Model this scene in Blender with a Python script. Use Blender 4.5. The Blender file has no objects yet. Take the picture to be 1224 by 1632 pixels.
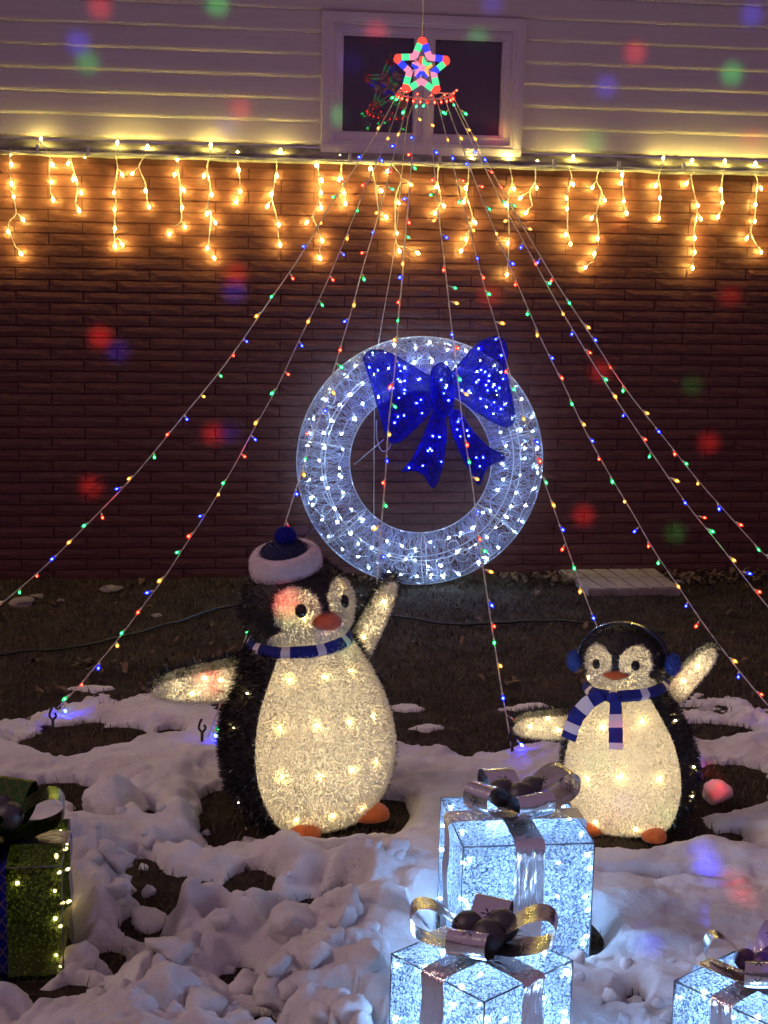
import bpy, bmesh, math, random
import numpy as np
from mathutils import Vector, Matrix, noise as mnoise
from mathutils.bvhtree import BVHTree

scn = bpy.context.scene
COL = scn.collection
rad = math.radians
rng = random.Random(11)
nrg = np.random.default_rng(5)

# ------------------------------------------------------------------ camera
PSI, PIT, ROLL = rad(8.5), rad(10.5), rad(1.25)
FPX = 2450.0                    # focal length in photograph pixels (1224 x 1632)
DIST = 7.2
CAM = Vector((-DIST*math.sin(PSI), -DIST*math.cos(PSI), 1.66))
_r = Vector((math.cos(PSI), -math.sin(PSI), 0))
FWD = Vector((math.sin(PSI)*math.cos(PIT), math.cos(PSI)*math.cos(PIT), -math.sin(PIT)))
_u = _r.cross(FWD)
RGT = _r*math.cos(ROLL) + _u*math.sin(ROLL)
UPV = -_r*math.sin(ROLL) + _u*math.cos(ROLL)
cd = bpy.data.cameras.new('camera'); co = bpy.data.objects.new('camera', cd); COL.objects.link(co)
cd.sensor_fit = 'VERTICAL'; cd.sensor_height = 36; cd.lens = FPX/1632*36
cd.clip_end = 500; cd.clip_start = 0.05
m = Matrix.Identity(4)
for i in range(3):
    m[i][0] = RGT[i]; m[i][1] = UPV[i]; m[i][2] = -FWD[i]; m[i][3] = CAM[i]
co.matrix_world = m
scn.camera = co

# ------------------------------------------------------------------ night sky, exposure
w = bpy.data.worlds.new('World'); scn.world = w; w.use_nodes = True
nt = w.node_tree; nt.nodes.clear()
sky = nt.nodes.new('ShaderNodeTexSky'); sky.sky_type = 'NISHITA'; sky.sun_disc = False
sky.sun_elevation = rad(-8); sky.sun_rotation = rad(200)
bg1 = nt.nodes.new('ShaderNodeBackground'); bg1.inputs[1].default_value = 0.05
nt.links.new(sky.outputs[0], bg1.inputs[0])
bg2 = nt.nodes.new('ShaderNodeBackground')           # town glow on a low winter overcast
bg2.inputs[0].default_value = (0.47, 0.28, 0.45, 1); bg2.inputs[1].default_value = 0.40
add = nt.nodes.new('ShaderNodeAddShader'); wo = nt.nodes.new('ShaderNodeOutputWorld')
nt.links.new(bg1.outputs[0], add.inputs[0]); nt.links.new(bg2.outputs[0], add.inputs[1]); nt.links.new(add.outputs[0], wo.inputs[0])
sl = bpy.data.lights.new('street_glow', 'SUN'); sl.energy = .66; sl.angle = rad(14); sl.color = (1, .68, .56)   # far street light from the left
so_ = bpy.data.objects.new('street_glow', sl); COL.objects.link(so_); so_.rotation_mode = 'QUATERNION'; so_.rotation_quaternion = Vector((.76, .0, -.60)).to_track_quat('-Z', 'Y')
scn.view_settings.view_transform = 'Standard'; scn.view_settings.look = 'None'
scn.view_settings.exposure = 0.0; scn.view_settings.gamma = 1.0
scn.render.engine = 'CYCLES'
scn.cycles.use_denoising = True
scn.cycles.adaptive_threshold = .03
scn.cycles.max_bounces = 4; scn.cycles.transparent_max_bounces = 24
scn.cycles.sample_clamp_indirect = 4.0
scn.cycles.use_light_tree = True
scn.cycles.caustics_reflective = False; scn.cycles.caustics_refractive = False

# strengths of the lamps
S_ICICLE = 820; S_STAR = 26; S_WREATH = 700; S_BLUE = 520; S_PENG = 150; S_GIFT = 300

# ------------------------------------------------------------------ helpers
def ray(x, y): return FWD + RGT*((x-612)/FPX) - UPV*((y-816)/FPX)
def at_wall(x, y, Y=0.0):
    d = ray(x, y); return CAM + d*((Y-CAM.y)/d.y)
def at_ground(x, y, z=0.0):
    d = ray(x, y); return CAM + d*((z-CAM.z)/d.z)
def project(p):
    v = Vector(p)-CAM; k = v.dot(FWD)
    return 612+FPX*v.dot(RGT)/k, 816-FPX*v.dot(UPV)/k

class MB:
    def __init__(s): s.v = []; s.f = []; s.mi = []; s.uv = None
    def add(s, vs, fs, mi=0):
        o = len(s.v); s.v.extend([tuple(v) for v in vs])
        for f in fs: s.f.append(tuple(i+o for i in f)); s.mi.append(mi)
    def box(s, c, d, mi=0, rot=None, bev=0.0):
        hx, hy, hz = d[0]/2, d[1]/2, d[2]/2; c = Vector(c)
        if bev <= 0:
            vs = [Vector((x, y, z)) for x in (-hx, hx) for y in (-hy, hy) for z in (-hz, hz)]
            fs = [(0,1,3,2),(4,6,7,5),(0,4,5,1),(2,3,7,6),(0,2,6,4),(1,5,7,3)]
        else:
            bm = bmesh.new(); bmesh.ops.create_cube(bm, size=1)
            for v in bm.verts: v.co = Vector((v.co.x*d[0], v.co.y*d[1], v.co.z*d[2]))
            bmesh.ops.bevel(bm, geom=bm.edges[:], offset=bev, segments=2, affect='EDGES', profile=.6)
            bm.verts.ensure_lookup_table(); vs = [v.co.copy() for v in bm.verts]; fs = [[v.index for v in f.verts] for f in bm.faces]; bm.free()
        if rot is not None: vs = [rot @ v for v in vs]
        s.add([c+v for v in vs], fs, mi)
    def tube(s, pts, r, n=5, mi=0, closed=False, cap=True):
        pts = [Vector(p) for p in pts]; k = len(pts)
        if k < 2: return
        rs = r if isinstance(r, (list, tuple)) else [r]*k
        vs = []; up = Vector((0.13, 0.21, 1)).normalized()
        for i, p in enumerate(pts):
            a = pts[(i-1) % k] if (closed or i > 0) else p; b = pts[(i+1) % k] if (closed or i < k-1) else p
            t = (b-a); t = t.normalized() if t.length > 1e-9 else Vector((0, 0, 1))
            e = t.cross(up)
            if e.length < 1e-3: e = t.cross(Vector((1, 0, 0)))
            e.normalize(); g = t.cross(e)
            for j in range(n):
                q = 2*math.pi*j/n; vs.append(p+(e*math.cos(q)+g*math.sin(q))*rs[i])
        fs = []
        for i in range(k if closed else k-1):
            i2 = (i+1) % k
            for j in range(n): fs.append((i*n+j, i*n+(j+1) % n, i2*n+(j+1) % n, i2*n+j))
        if cap and not closed: fs.append(tuple(range(n))[::-1]); fs.append(tuple((k-1)*n+j for j in range(n)))
        s.add(vs, fs, mi)
    def grid(s, P, mi=0, closeu=False, closev=False):
        nu, nv = len(P), len(P[0]); vs = [p for row in P for p in row]; fs = []
        for i in range(nu if closeu else nu-1):
            for j in range(nv if closev else nv-1):
                a = (i+1) % nu; b = (j+1) % nv
                fs.append((i*nv+j, a*nv+j, a*nv+b, i*nv+b))
        s.add(vs, fs, mi)
    def ellipsoid(s, c, r, nu=16, nv=10, mi=0, rot=None, warp=None):
        c = Vector(c); P = []
        for i in range(nv+1):
            th = math.pi*i/nv; row = []
            for j in range(nu):
                ph = 2*math.pi*j/nu
                v = Vector((r[0]*math.sin(th)*math.cos(ph), r[1]*math.sin(th)*math.sin(ph), r[2]*math.cos(th)))
                if warp: v = warp(v)
                if rot is not None: v = rot @ v
                row.append(c+v)
            P.append(row)
        s.grid(P, mi, closev=True)
    def build(s, name, mats, parent=None, smooth=True, loc=None, rot=None):
        me = bpy.data.meshes.new(name); me.from_pydata(s.v, [], s.f)
        mats = mats if isinstance(mats, (list, tuple)) else [mats]
        for q in mats: me.materials.append(q)
        if len(mats) > 1: me.polygons.foreach_set('material_index', s.mi)
        if smooth: me.polygons.foreach_set('use_smooth', [True]*len(me.polygons))
        if s.uv is not None:
            l = me.uv_layers.new(name='UVMap'); li = np.zeros(len(me.loops), np.int32); me.loops.foreach_get('vertex_index', li)
            l.data.foreach_set('uv', np.asarray(s.uv, np.float32)[li].ravel())
        me.update()
        return link(name, me, parent, loc, rot)

def link(name, me, parent=None, loc=None, rot=None):
    o = bpy.data.objects.new(name, me); COL.objects.link(o)
    if parent is not None: o.parent = parent
    if loc is not None: o.location = loc
    if rot is not None: o.rotation_mode = 'QUATERNION'; o.rotation_quaternion = rot
    return o
def tag(o, label=None, cat=None, group=None, kind=None):
    if label: o['label'] = label
    if cat: o['category'] = cat
    if group: o['group'] = group
    if kind: o['kind'] = kind
    return o
def thing(name, label, cat, loc=(0, 0, 0), group=None):
    o = bpy.data.objects.new(name, None); COL.objects.link(o); o.location = loc; o.empty_display_size = .1
    return tag(o, label, cat, group)

# numpy noise ------------------------------------------------------
def _h(ix, iy, seed):
    n = (ix.astype(np.int64)*374761393 + iy.astype(np.int64)*668265263 + seed*982451653) & 0x7fffffff
    n = ((n ^ (n >> 13))*1274126177) & 0x7fffffff
    return ((n ^ (n >> 16)) & 0xffff)/65535.0
def vnoise(x, y, seed=0):
    ix, iy = np.floor(x), np.floor(y); fx, fy = x-ix, y-iy
    fx = fx*fx*fx*(fx*(fx*6-15)+10); fy = fy*fy*fy*(fy*(fy*6-15)+10)
    a = _h(ix, iy, seed); b = _h(ix+1, iy, seed); c = _h(ix, iy+1, seed); d = _h(ix+1, iy+1, seed)
    return (a+(b-a)*fx)*(1-fy) + (c+(d-c)*fx)*fy
def fbm(x, y, o=4, seed=0):
    t = np.zeros_like(x); a = .5
    for k in range(o): t += a*(vnoise(x, y, seed+k)-.5)*2; x = x*2.03+17.1; y = y*2.03+5.7; a *= .5
    return t
def lumps(x, y, cell, seed, lo=.35, hi=.75):
    """height of a field of rounded lumps (one per cell), 0..1 of the cell size"""
    gx, gy = x/cell, y/cell; ix, iy = np.floor(gx), np.floor(gy); best = np.zeros_like(x)
    for dx in (-1, 0, 1):
        for dy in (-1, 0, 1):
            cx, cy = ix+dx, iy+dy
            px = cx+_h(cx, cy, seed); py = cy+_h(cx, cy, seed+7); R = lo+(hi-lo)*_h(cx, cy, seed+13)
            asp = .7+.6*_h(cx, cy, seed+19)
            d2 = (gx-px)**2*asp+(gy-py)**2/asp
            q = np.sqrt(np.maximum(0, 1-d2/(R*R)))*R*(.4+.8*_h(cx, cy, seed+29))
            best = np.maximum(best, q)
    return best
def sstep(a, b, x):
    t = np.clip((x-a)/(b-a), 0, 1); return t*t*(3-2*t)

# materials ---------------------------------------------------------
def mat(name):
    q = bpy.data.materials.new(name); q.use_nodes = True; q.node_tree.nodes.clear()
    n = q.node_tree.nodes; o = n.new('ShaderNodeOutputMaterial')
    return q, n, q.node_tree.links, o
def N(n, t, **kw):
    x = n.new(t)
    for k, v in kw.items():
        if k.startswith('i_'):
            key = k[2:]; key = int(key) if key.isdigit() else key.replace('_', ' ')
            x.inputs[key].default_value = v
        else: setattr(x, k, v)
    return x
def c4(c): return (c[0], c[1], c[2], 1)
def principled(name, col, rough=.6, metal=0, spec=.5, var=None, vscale=8, bump=0, bscale=60, bdist=.002, stretch=None, coat=0, sheen=0):
    q, n, l, o = mat(name); p = N(n, 'ShaderNodeBsdfPrincipled'); p.inputs['Roughness'].default_value = rough
    p.inputs['Metallic'].default_value = metal; p.inputs['Specular IOR Level'].default_value = spec
    p.inputs['Coat Weight'].default_value = coat; p.inputs['Sheen Weight'].default_value = sheen
    tc = N(n, 'ShaderNodeTexCoord'); src = tc.outputs['Object']
    if stretch:
        mp = N(n, 'ShaderNodeMapping'); mp.inputs['Scale'].default_value = stretch; l.new(src, mp.inputs[0]); src = mp.outputs[0]
    if var is not None:
        t = N(n, 'ShaderNodeTexNoise', i_Scale=vscale, i_Detail=6); l.new(src, t.inputs['Vector'])
        r = N(n, 'ShaderNodeValToRGB'); r.color_ramp.elements[0].position = .35; r.color_ramp.elements[1].position = .68
        r.color_ramp.elements[0].color = c4(col); r.color_ramp.elements[1].color = c4(var)
        l.new(t.outputs[0], r.inputs[0]); l.new(r.outputs[0], p.inputs['Base Color'])
    else: p.inputs['Base Color'].default_value = c4(col)
    if bump:
        t2 = N(n, 'ShaderNodeTexNoise', i_Scale=bscale, i_Detail=6); l.new(src, t2.inputs['Vector'])
        b = N(n, 'ShaderNodeBump', i_Strength=bump, i_Distance=bdist); l.new(t2.outputs[0], b.inputs['Height']); l.new(b.outputs[0], p.inputs['Normal'])
    l.new(p.outputs[0], o.inputs[0]); return q
def emit(name, col, s, sample=True):
    q, n, l, o = mat(name); e = N(n, 'ShaderNodeEmission'); e.inputs[0].default_value = c4(col); e.inputs[1].default_value = s
    l.new(e.outputs[0], o.inputs[0])
    if not sample: q.cycles.emission_sampling = 'NONE'
    return q
def capglass(name, col, s, tr=.5):
    """lit coloured LED cap: glows and lets the core's light through"""
    q, n, l, o = mat(name); e = N(n, 'ShaderNodeEmission'); e.inputs[0].default_value = c4(col); e.inputs[1].default_value = s
    t = N(n, 'ShaderNodeBsdfTransparent'); t.inputs[0].default_value = c4([.4+.6*v for v in col]); mx = N(n, 'ShaderNodeMixShader', i_0=tr)
    l.new(e.outputs[0], mx.inputs[1]); l.new(t.outputs[0], mx.inputs[2]); l.new(mx.outputs[0], o.inputs[0])
    q.cycles.emission_sampling = 'NONE'; return q
def shell(name, col, trans=.6, clear=.2, bump=.4, bscale=220, crackle=None, var=None, island=None):
    """thin lamp skin: diffuse + translucent + open mesh"""
    q, n, l, o = mat(name); tc = N(n, 'ShaderNodeTexCoord')
    d = N(n, 'ShaderNodeBsdfDiffuse'); t = N(n, 'ShaderNodeBsdfTranslucent'); tr = N(n, 'ShaderNodeBsdfTransparent')
    m1 = N(n, 'ShaderNodeMixShader', i_0=trans); m2 = N(n, 'ShaderNodeMixShader', i_0=clear)
    nz = N(n, 'ShaderNodeTexNoise', i_Scale=bscale, i_Detail=3); l.new(tc.outputs['Object'], nz.inputs['Vector'])
    b = N(n, 'ShaderNodeBump', i_Strength=bump, i_Distance=.003); l.new(nz.outputs[0], b.inputs['Height'])
    r = N(n, 'ShaderNodeValToRGB'); r.color_ramp.elements[0].position = .3; r.color_ramp.elements[1].position = .62
    r.color_ramp.elements[0].color = c4(var if var else [v*.6 for v in col]); r.color_ramp.elements[1].color = c4(col); l.new(nz.outputs[0], r.inputs[0])
    csrc = r.outputs[0]
    if island:
        g = N(n, 'ShaderNodeNewGeometry'); r.color_ramp.elements[0].position = .0; r.color_ramp.elements[1].position = .6; r.color_ramp.elements[0].color = c4(island); l.new(g.outputs['Random Per Island'], r.inputs[0])
    if crackle:
        scale, dark, wd = crackle
        wob = N(n, 'ShaderNodeTexNoise', i_Scale=scale*.8, i_Detail=2); l.new(tc.outputs['Object'], wob.inputs['Vector'])
        mv = N(n, 'ShaderNodeMixRGB', i_0=.025); l.new(tc.outputs['Object'], mv.inputs[1]); l.new(wob.outputs['Color'], mv.inputs[2])
        vo = N(n, 'ShaderNodeTexVoronoi', feature='DISTANCE_TO_EDGE', i_Scale=scale); l.new(mv.outputs[0], vo.inputs['Vector'])
        rr = N(n, 'ShaderNodeValToRGB'); rr.color_ramp.elements[0].position = wd*.4; rr.color_ramp.elements[1].position = wd
        rr.color_ramp.elements[0].color = c4(dark); rr.color_ramp.elements[1].color = (1, 1, 1, 1); l.new(vo.outputs['Distance'], rr.inputs[0])
        mm = N(n, 'ShaderNodeMixRGB', blend_type='MULTIPLY', i_0=1); l.new(csrc, mm.inputs[1]); l.new(rr.outputs[0], mm.inputs[2]); csrc = mm.outputs[0]
    for s_ in (d, t): l.new(csrc, s_.inputs[0]); l.new(b.outputs[0], s_.inputs['Normal'])
    l.new(d.outputs[0], m1.inputs[1]); l.new(t.outputs[0], m1.inputs[2]); l.new(m1.outputs[0], m2.inputs[1]); l.new(tr.outputs[0], m2.inputs[2])
    l.new(m2.outputs[0], o.inputs[0]); return q

def brick_mat():
    q, n, l, o = mat('brick_red'); p = N(n, 'ShaderNodeBsdfPrincipled', i_Roughness=.48); p.inputs['Specular IOR Level'].default_value = .5
    g = N(n, 'ShaderNodeNewGeometry'); r = N(n, 'ShaderNodeValToRGB'); e = r.color_ramp.elements
    e[0].color = (.120, .038, .027, 1); e[1].color = (.172, .056, .037, 1); x = e.new(.5); x.color = (.144, .046, .032, 1)
    l.new(g.outputs['Random Per Island'], r.inputs[0])
    mp = N(n, 'ShaderNodeMapping'); mp.inputs['Scale'].default_value = (9, 9, 46); l.new(g.outputs['Position'], mp.inputs[0])
    t = N(n, 'ShaderNodeTexNoise', i_Scale=1.6, i_Detail=8, i_Roughness=.65, i_Distortion=.6); l.new(mp.outputs[0], t.inputs['Vector'])
    rr = N(n, 'ShaderNodeValToRGB'); rr.color_ramp.elements[0].position = .3; rr.color_ramp.elements[0].color = (.55, .52, .5, 1); rr.color_ramp.elements[1].position = .7; rr.color_ramp.elements[1].color = (1.15, 1.1, 1.05, 1)
    l.new(t.outputs[0], rr.inputs[0]); mm = N(n, 'ShaderNodeMixRGB', blend_type='MULTIPLY', i_0=1); l.new(r.outputs[0], mm.inputs[1]); l.new(rr.outputs[0], mm.inputs[2])
    # lime scale / salt bloom blotches low on the wall
    t3 = N(n, 'ShaderNodeTexNoise', i_Scale=2.2, i_Detail=9, i_Roughness=.75); l.new(g.outputs['Position'], t3.inputs['Vector'])
    r3 = N(n, 'ShaderNodeValToRGB'); r3.color_ramp.elements[0].position = .69; r3.color_ramp.elements[0].color = (0, 0, 0, 1); r3.color_ramp.elements[1].position = .74; r3.color_ramp.elements[1].color = (.5, .5, .5, 1)
    l.new(t3.outputs[0], r3.inputs[0]); m3 = N(n, 'ShaderNodeMixRGB'); l.new(r3.outputs[0], m3.inputs[0]); l.new(mm.outputs[0], m3.inputs[1]); m3.inputs[2].default_value = (.42, .38, .36, 1)
    l.new(m3.outputs[0], p.inputs['Base Color'])
    b = N(n, 'ShaderNodeBump', i_Strength=.75, i_Distance=.0045); l.new(t.outputs[0], b.inputs['Height']); l.new(b.outputs[0], p.inputs['Normal'])
    l.new(p.outputs[0], o.inputs[0]); return q

M = dict(
 brick=brick_mat(),
 mortar=principled('mortar', (.090, .026, .023), .95, var=(.068, .020, .018), bump=.6, bscale=90),
 siding=principled('siding_vinyl', (.76, .69, .69), .55, var=(.70, .63, .64), vscale=3, bump=.25, bscale=25, stretch=(1, 1, 12), bdist=.0015),
 vinyl=principled('window_vinyl', (.76, .68, .76), .4, var=(.70, .62, .70), vscale=5),
 ledge=principled('ledge_stone', (.42, .38, .34), .85, var=(.16, .14, .12), vscale=14, bump=.8, bscale=70, bdist=.004),
 soil=None,
 whitecable=principled('cable_white', (.78, .74, .66), .45),
 clearcable=principled('cable_clear', (.62, .58, .52), .35),
 clip=principled('clip_plastic', (.75, .72, .66), .35),
 black=principled('plastic_black', (.012, .012, .013), .35),
 stone=principled('stone_grey', (.30, .25, .21), .85, var=(.18, .15, .13), vscale=20, bump=.5, bscale=60),
 concrete=principled('concrete_pale', (.42, .35, .29), .9, var=(.30, .25, .21), vscale=12, bump=.5, bscale=120),
 greencord=principled('cord_green', (.012, .022, .014), .45),
 orange=principled('felt_orange', (.64, .150, .026), .9, var=(.52, .11, .018), vscale=60, bump=.4, bscale=300, sheen=.3),
 eye=principled('eye_black', (.006, .006, .006), .12),
 blackskin=principled('tinsel_black_skin', (.012, .011, .011), .55, bump=.7, bscale=160, bdist=.004),
 blackfur=principled('tinsel_black', (.016, .015, .014), .32),
 plush=principled('plush_white', (.72, .64, .66), .95, var=(.64, .56, .58), vscale=40, bump=.8, bscale=140, bdist=.005, sheen=.4),
 navy=principled('felt_navy', (.008, .012, .075), .9, bump=.5, bscale=200, sheen=.2),
 bluefelt=principled('felt_blue', (.009, .018, .22), .9, var=(.006, .012, .14), vscale=60, bump=.5, bscale=200),
 whitefelt=principled('felt_white', (.74, .70, .74), .9, bump=.5, bscale=200),
 bluefur=principled('plush_blue', (.05, .11, .42), .8, bump=.6, bscale=200),
 pom=principled('pom_blue', (.010, .020, .38), .8),
 navyband=principled('band_navy', (.010, .013, .04), .22, coat=.5),
 silver=principled('wire_silver', (.80, .80, .84), .28, metal=.75),
 steel=principled('wire_dark', (.10, .10, .12), .4, metal=.6),
 thread=principled('thread_silver', (.55, .60, .82), .28, metal=.65),
 bluethread=principled('thread_blue', (.006, .010, .16), .3, metal=.3),
 ball=principled('ornament_black', (.075, .073, .085), .38, metal=.55, bump=.5, bscale=1100, bdist=.001),
 redball=principled('ornament_violet', (.11, .06, .13), .34, metal=.6, bump=.5, bscale=1100, bdist=.001),
 greenfoil=principled('foil_green', (.05, .15, .035), .3, metal=.7),
 brown_leaf=principled('leaf_brown', (.16, .10, .06), .8, var=(.09, .055, .035), vscale=30),
)
M['belly'] = shell('tinsel_white_skin', (.86, .80, .68), .62, .22, .9, 260, var=(.70, .64, .53))
M['whitefur'] = shell('tinsel_white', (.90, .86, .78), .55, 0.0, 0, 50, island=(.66, .62, .52))
M['giftskin'] = shell('crackle_white', (.29, .31, .33), .66, .28, .6, 160, crackle=(100, (.10, .14, .20), .13), var=(.20, .23, .27))
M['greenskin'] = shell('crackle_green', (.062, .10, .024), .6, .14, .6, 130, crackle=(85, (.12, .12, .08), .16), var=(.028, .045, .012))
M['bowskin'] = shell('bow_blue_skin', (.008, .013, .62), .55, .46, .9, 75, var=(.001, .0015, .025))

def pane_mat():
    q, n, l, o = mat('pane_glass'); p = N(n, 'ShaderNodeBsdfPrincipled', i_Roughness=.03); p.inputs['Base Color'].default_value = (.075, .042, .100, 1)
    p.inputs['Specular IOR Level'].default_value = .75
    l.new(p.outputs[0], o.inputs[0]); return q
M['pane'] = pane_mat()

def foil_mat(name, col, flake, lattice=False, wr=(28, 28, 28), wb=.35):
    """mirror ribbon foil with printed snowflakes (uv: u across 0..1, v along in widths)"""
    q, n, l, o = mat(name); p = N(n, 'ShaderNodeBsdfPrincipled', i_Roughness=.20, i_Metallic=.9)
    uv = N(n, 'ShaderNodeUVMap'); sx = N(n, 'ShaderNodeSeparateXYZ'); l.new(uv.outputs[0], sx.inputs[0])
    def math_(op, a, b=None):
        x = N(n, 'ShaderNodeMath', operation=op)
        for i, v in enumerate((a, b)):
            if v is None: continue
            if isinstance(v, (int, float)): x.inputs[i].default_value = v
            else: l.new(v, x.inputs[i])
        return x.outputs[0]
    if lattice:
        a = math_('ADD', math_('MULTIPLY', sx.outputs[0], 3.0), math_('MULTIPLY', sx.outputs[1], 2.0)); b = math_('SUBTRACT', math_('MULTIPLY', sx.outputs[0], 3.0), math_('MULTIPLY', sx.outputs[1], 2.0))
        la = math_('LESS_THAN', math_('FRACT', a), .12); lb = math_('LESS_THAN', math_('FRACT', b), .12); mask = math_('MAXIMUM', la, lb)
    else:
        u = math_('SUBTRACT', math_('FRACT', math_('MULTIPLY', sx.outputs[0], 1.0)), .5); v = math_('SUBTRACT', math_('FRACT', math_('MULTIPLY', sx.outputs[1], 1.25)), .5)
        rr = math_('SQRT', math_('ADD', math_('MULTIPLY', u, u), math_('MULTIPLY', v, v))); th = math_('ARCTAN2', v, u)
        sp = math_('LESS_THAN', math_('MULTIPLY', math_('ABSOLUTE', math_('SINE', math_('MULTIPLY', th, 3.0))), rr), .055)
        sp2 = math_('MULTIPLY', sp, math_('LESS_THAN', rr, .24))
        tip = math_('MULTIPLY', math_('LESS_THAN', math_('ABSOLUTE', math_('SUBTRACT', rr, .16)), .028), math_('LESS_THAN', math_('ABSOLUTE', math_('SINE', math_('MULTIPLY', th, 3.0))), .62))
        mask = math_('MAXIMUM', sp2, tip)
    mx = N(n, 'ShaderNodeMixRGB'); l.new(mask, mx.inputs[0]); mx.inputs[1].default_value = c4(col); mx.inputs[2].default_value = c4(flake); l.new(mx.outputs[0], p.inputs['Base Color'])
    tc = N(n, 'ShaderNodeTexCoord'); mpw = N(n, 'ShaderNodeMapping'); mpw.inputs['Scale'].default_value = wr; l.new(tc.outputs['Object'], mpw.inputs[0]); nz = N(n, 'ShaderNodeTexNoise', i_Scale=1, i_Detail=3); l.new(mpw.outputs[0], nz.inputs['Vector'])
    b = N(n, 'ShaderNodeBump', i_Strength=wb, i_Distance=.01); l.new(nz.outputs[0], b.inputs['Height']); l.new(b.outputs[0], p.inputs['Normal'])
    l.new(p.outputs[0], o.inputs[0]); return q
M['foil'] = foil_mat('foil_silver', (.66, .65, .66), (.12, .12, .14))
M['band'] = foil_mat('foil_band', (.74, .73, .76), (.74, .73, .76), False, (70, 70, 9), .8)
M['greenribbon'] = foil_mat('foil_green_lattice', (.05, .13, .03), (.16, .15, .05), True)
M['blueribbon'] = foil_mat('foil_blue_lattice', (.008, .012, .22), (.13, .10, .12), True)

def snow_mat():
    q, n, l, o = mat('snow'); p = N(n, 'ShaderNodeBsdfPrincipled', i_Roughness=.55); p.inputs['Specular IOR Level'].default_value = .35
    g = N(n, 'ShaderNodeNewGeometry')
    t = N(n, 'ShaderNodeTexNoise', i_Scale=7, i_Detail=7, i_Roughness=.6); l.new(g.outputs['Position'], t.inputs['Vector'])
    r = N(n, 'ShaderNodeValToRGB'); r.color_ramp.elements[0].position = .3; r.color_ramp.elements[0].color = (.66, .64, .63, 1); r.color_ramp.elements[1].position = .6; r.color_ramp.elements[1].color = (.86, .86, .87, 1)
    l.new(t.outputs[0], r.inputs[0])
    t4 = N(n, 'ShaderNodeTexNoise', i_Scale=85, i_Detail=4, i_Roughness=.6); l.new(g.outputs['Position'], t4.inputs['Vector'])      # grit caught in the crust
    t5 = N(n, 'ShaderNodeTexNoise', i_Scale=3, i_Detail=3); l.new(g.outputs['Position'], t5.inputs['Vector'])
    ad = N(n, 'ShaderNodeMath', operation='MULTIPLY'); l.new(t4.outputs[0], ad.inputs[0]); l.new(t5.outputs[0], ad.inputs[1])
    r4 = N(n, 'ShaderNodeValToRGB'); r4.color_ramp.elements[0].position = .40; r4.color_ramp.elements[0].color = (0, 0, 0, 1); r4.color_ramp.elements[1].position = .46; r4.color_ramp.elements[1].color = (.75, .75, .75, 1); l.new(ad.outputs[0], r4.inputs[0])
    mg = N(n, 'ShaderNodeMixRGB'); l.new(r4.outputs[0], mg.inputs[0]); l.new(r.outputs[0], mg.inputs[1]); mg.inputs[2].default_value = (.20, .15, .11, 1); l.new(mg.outputs[0], p.inputs['Base Color'])
    t2 = N(n, 'ShaderNodeTexNoise', i_Scale=55, i_Detail=9, i_Roughness=.78); l.new(g.outputs['Position'], t2.inputs['Vector'])
    b = N(n, 'ShaderNodeBump', i_Strength=.85, i_Distance=.012); l.new(t2.outputs[0], b.inputs['Height']); l.new(b.outputs[0], p.inputs['Normal'])
    l.new(p.outputs[0], o.inputs[0]); return q
M['snow'] = snow_mat()
def soil_mat():
    q, n, l, o = mat('soil_dead_grass'); p = N(n, 'ShaderNodeBsdfPrincipled', i_Roughness=.95); p.inputs['Specular IOR Level'].default_value = .2
    g = N(n, 'ShaderNodeNewGeometry'); t = N(n, 'ShaderNodeTexNoise', i_Scale=5, i_Detail=10, i_Roughness=.7); l.new(g.outputs['Position'], t.inputs['Vector'])
    r = N(n, 'ShaderNodeValToRGB'); e = r.color_ramp.elements; e[0].position = .32; e[0].color = (.021, .014, .009, 1); e[1].position = .72; e[1].color = (.095, .066, .045, 1); x = e.new(.5); x.color = (.042, .029, .018, 1)
    l.new(t.outputs[0], r.inputs[0]); l.new(r.outputs[0], p.inputs['Base Color'])
    t2 = N(n, 'ShaderNodeTexNoise', i_Scale=55, i_Detail=8, i_Roughness=.75); l.new(g.outputs['Position'], t2.inputs['Vector'])
    b = N(n, 'ShaderNodeBump', i_Strength=1, i_Distance=.015); l.new(t2.outputs[0], b.inputs['Height']); l.new(b.outputs[0], p.inputs['Normal'])
    l.new(p.outputs[0], o.inputs[0]); return q
M['soil'] = soil_mat()
def blade_mat():
    q, n, l, o = mat('grass_blade'); p = N(n, 'ShaderNodeBsdfPrincipled', i_Roughness=.8); g = N(n, 'ShaderNodeNewGeometry')
    r = N(n, 'ShaderNodeValToRGB'); e = r.color_ramp.elements; e[0].color = (.035, .027, .014, 1); e[1].color = (.17, .12, .07, 1); x = e.new(.5); x.color = (.05, .045, .022, 1)
    l.new(g.outputs['Random Per Island'], r.inputs[0]); l.new(r.outputs[0], p.inputs['Base Color']); l.new(p.outputs[0], o.inputs[0]); return q
M['blade'] = blade_mat()

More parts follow.
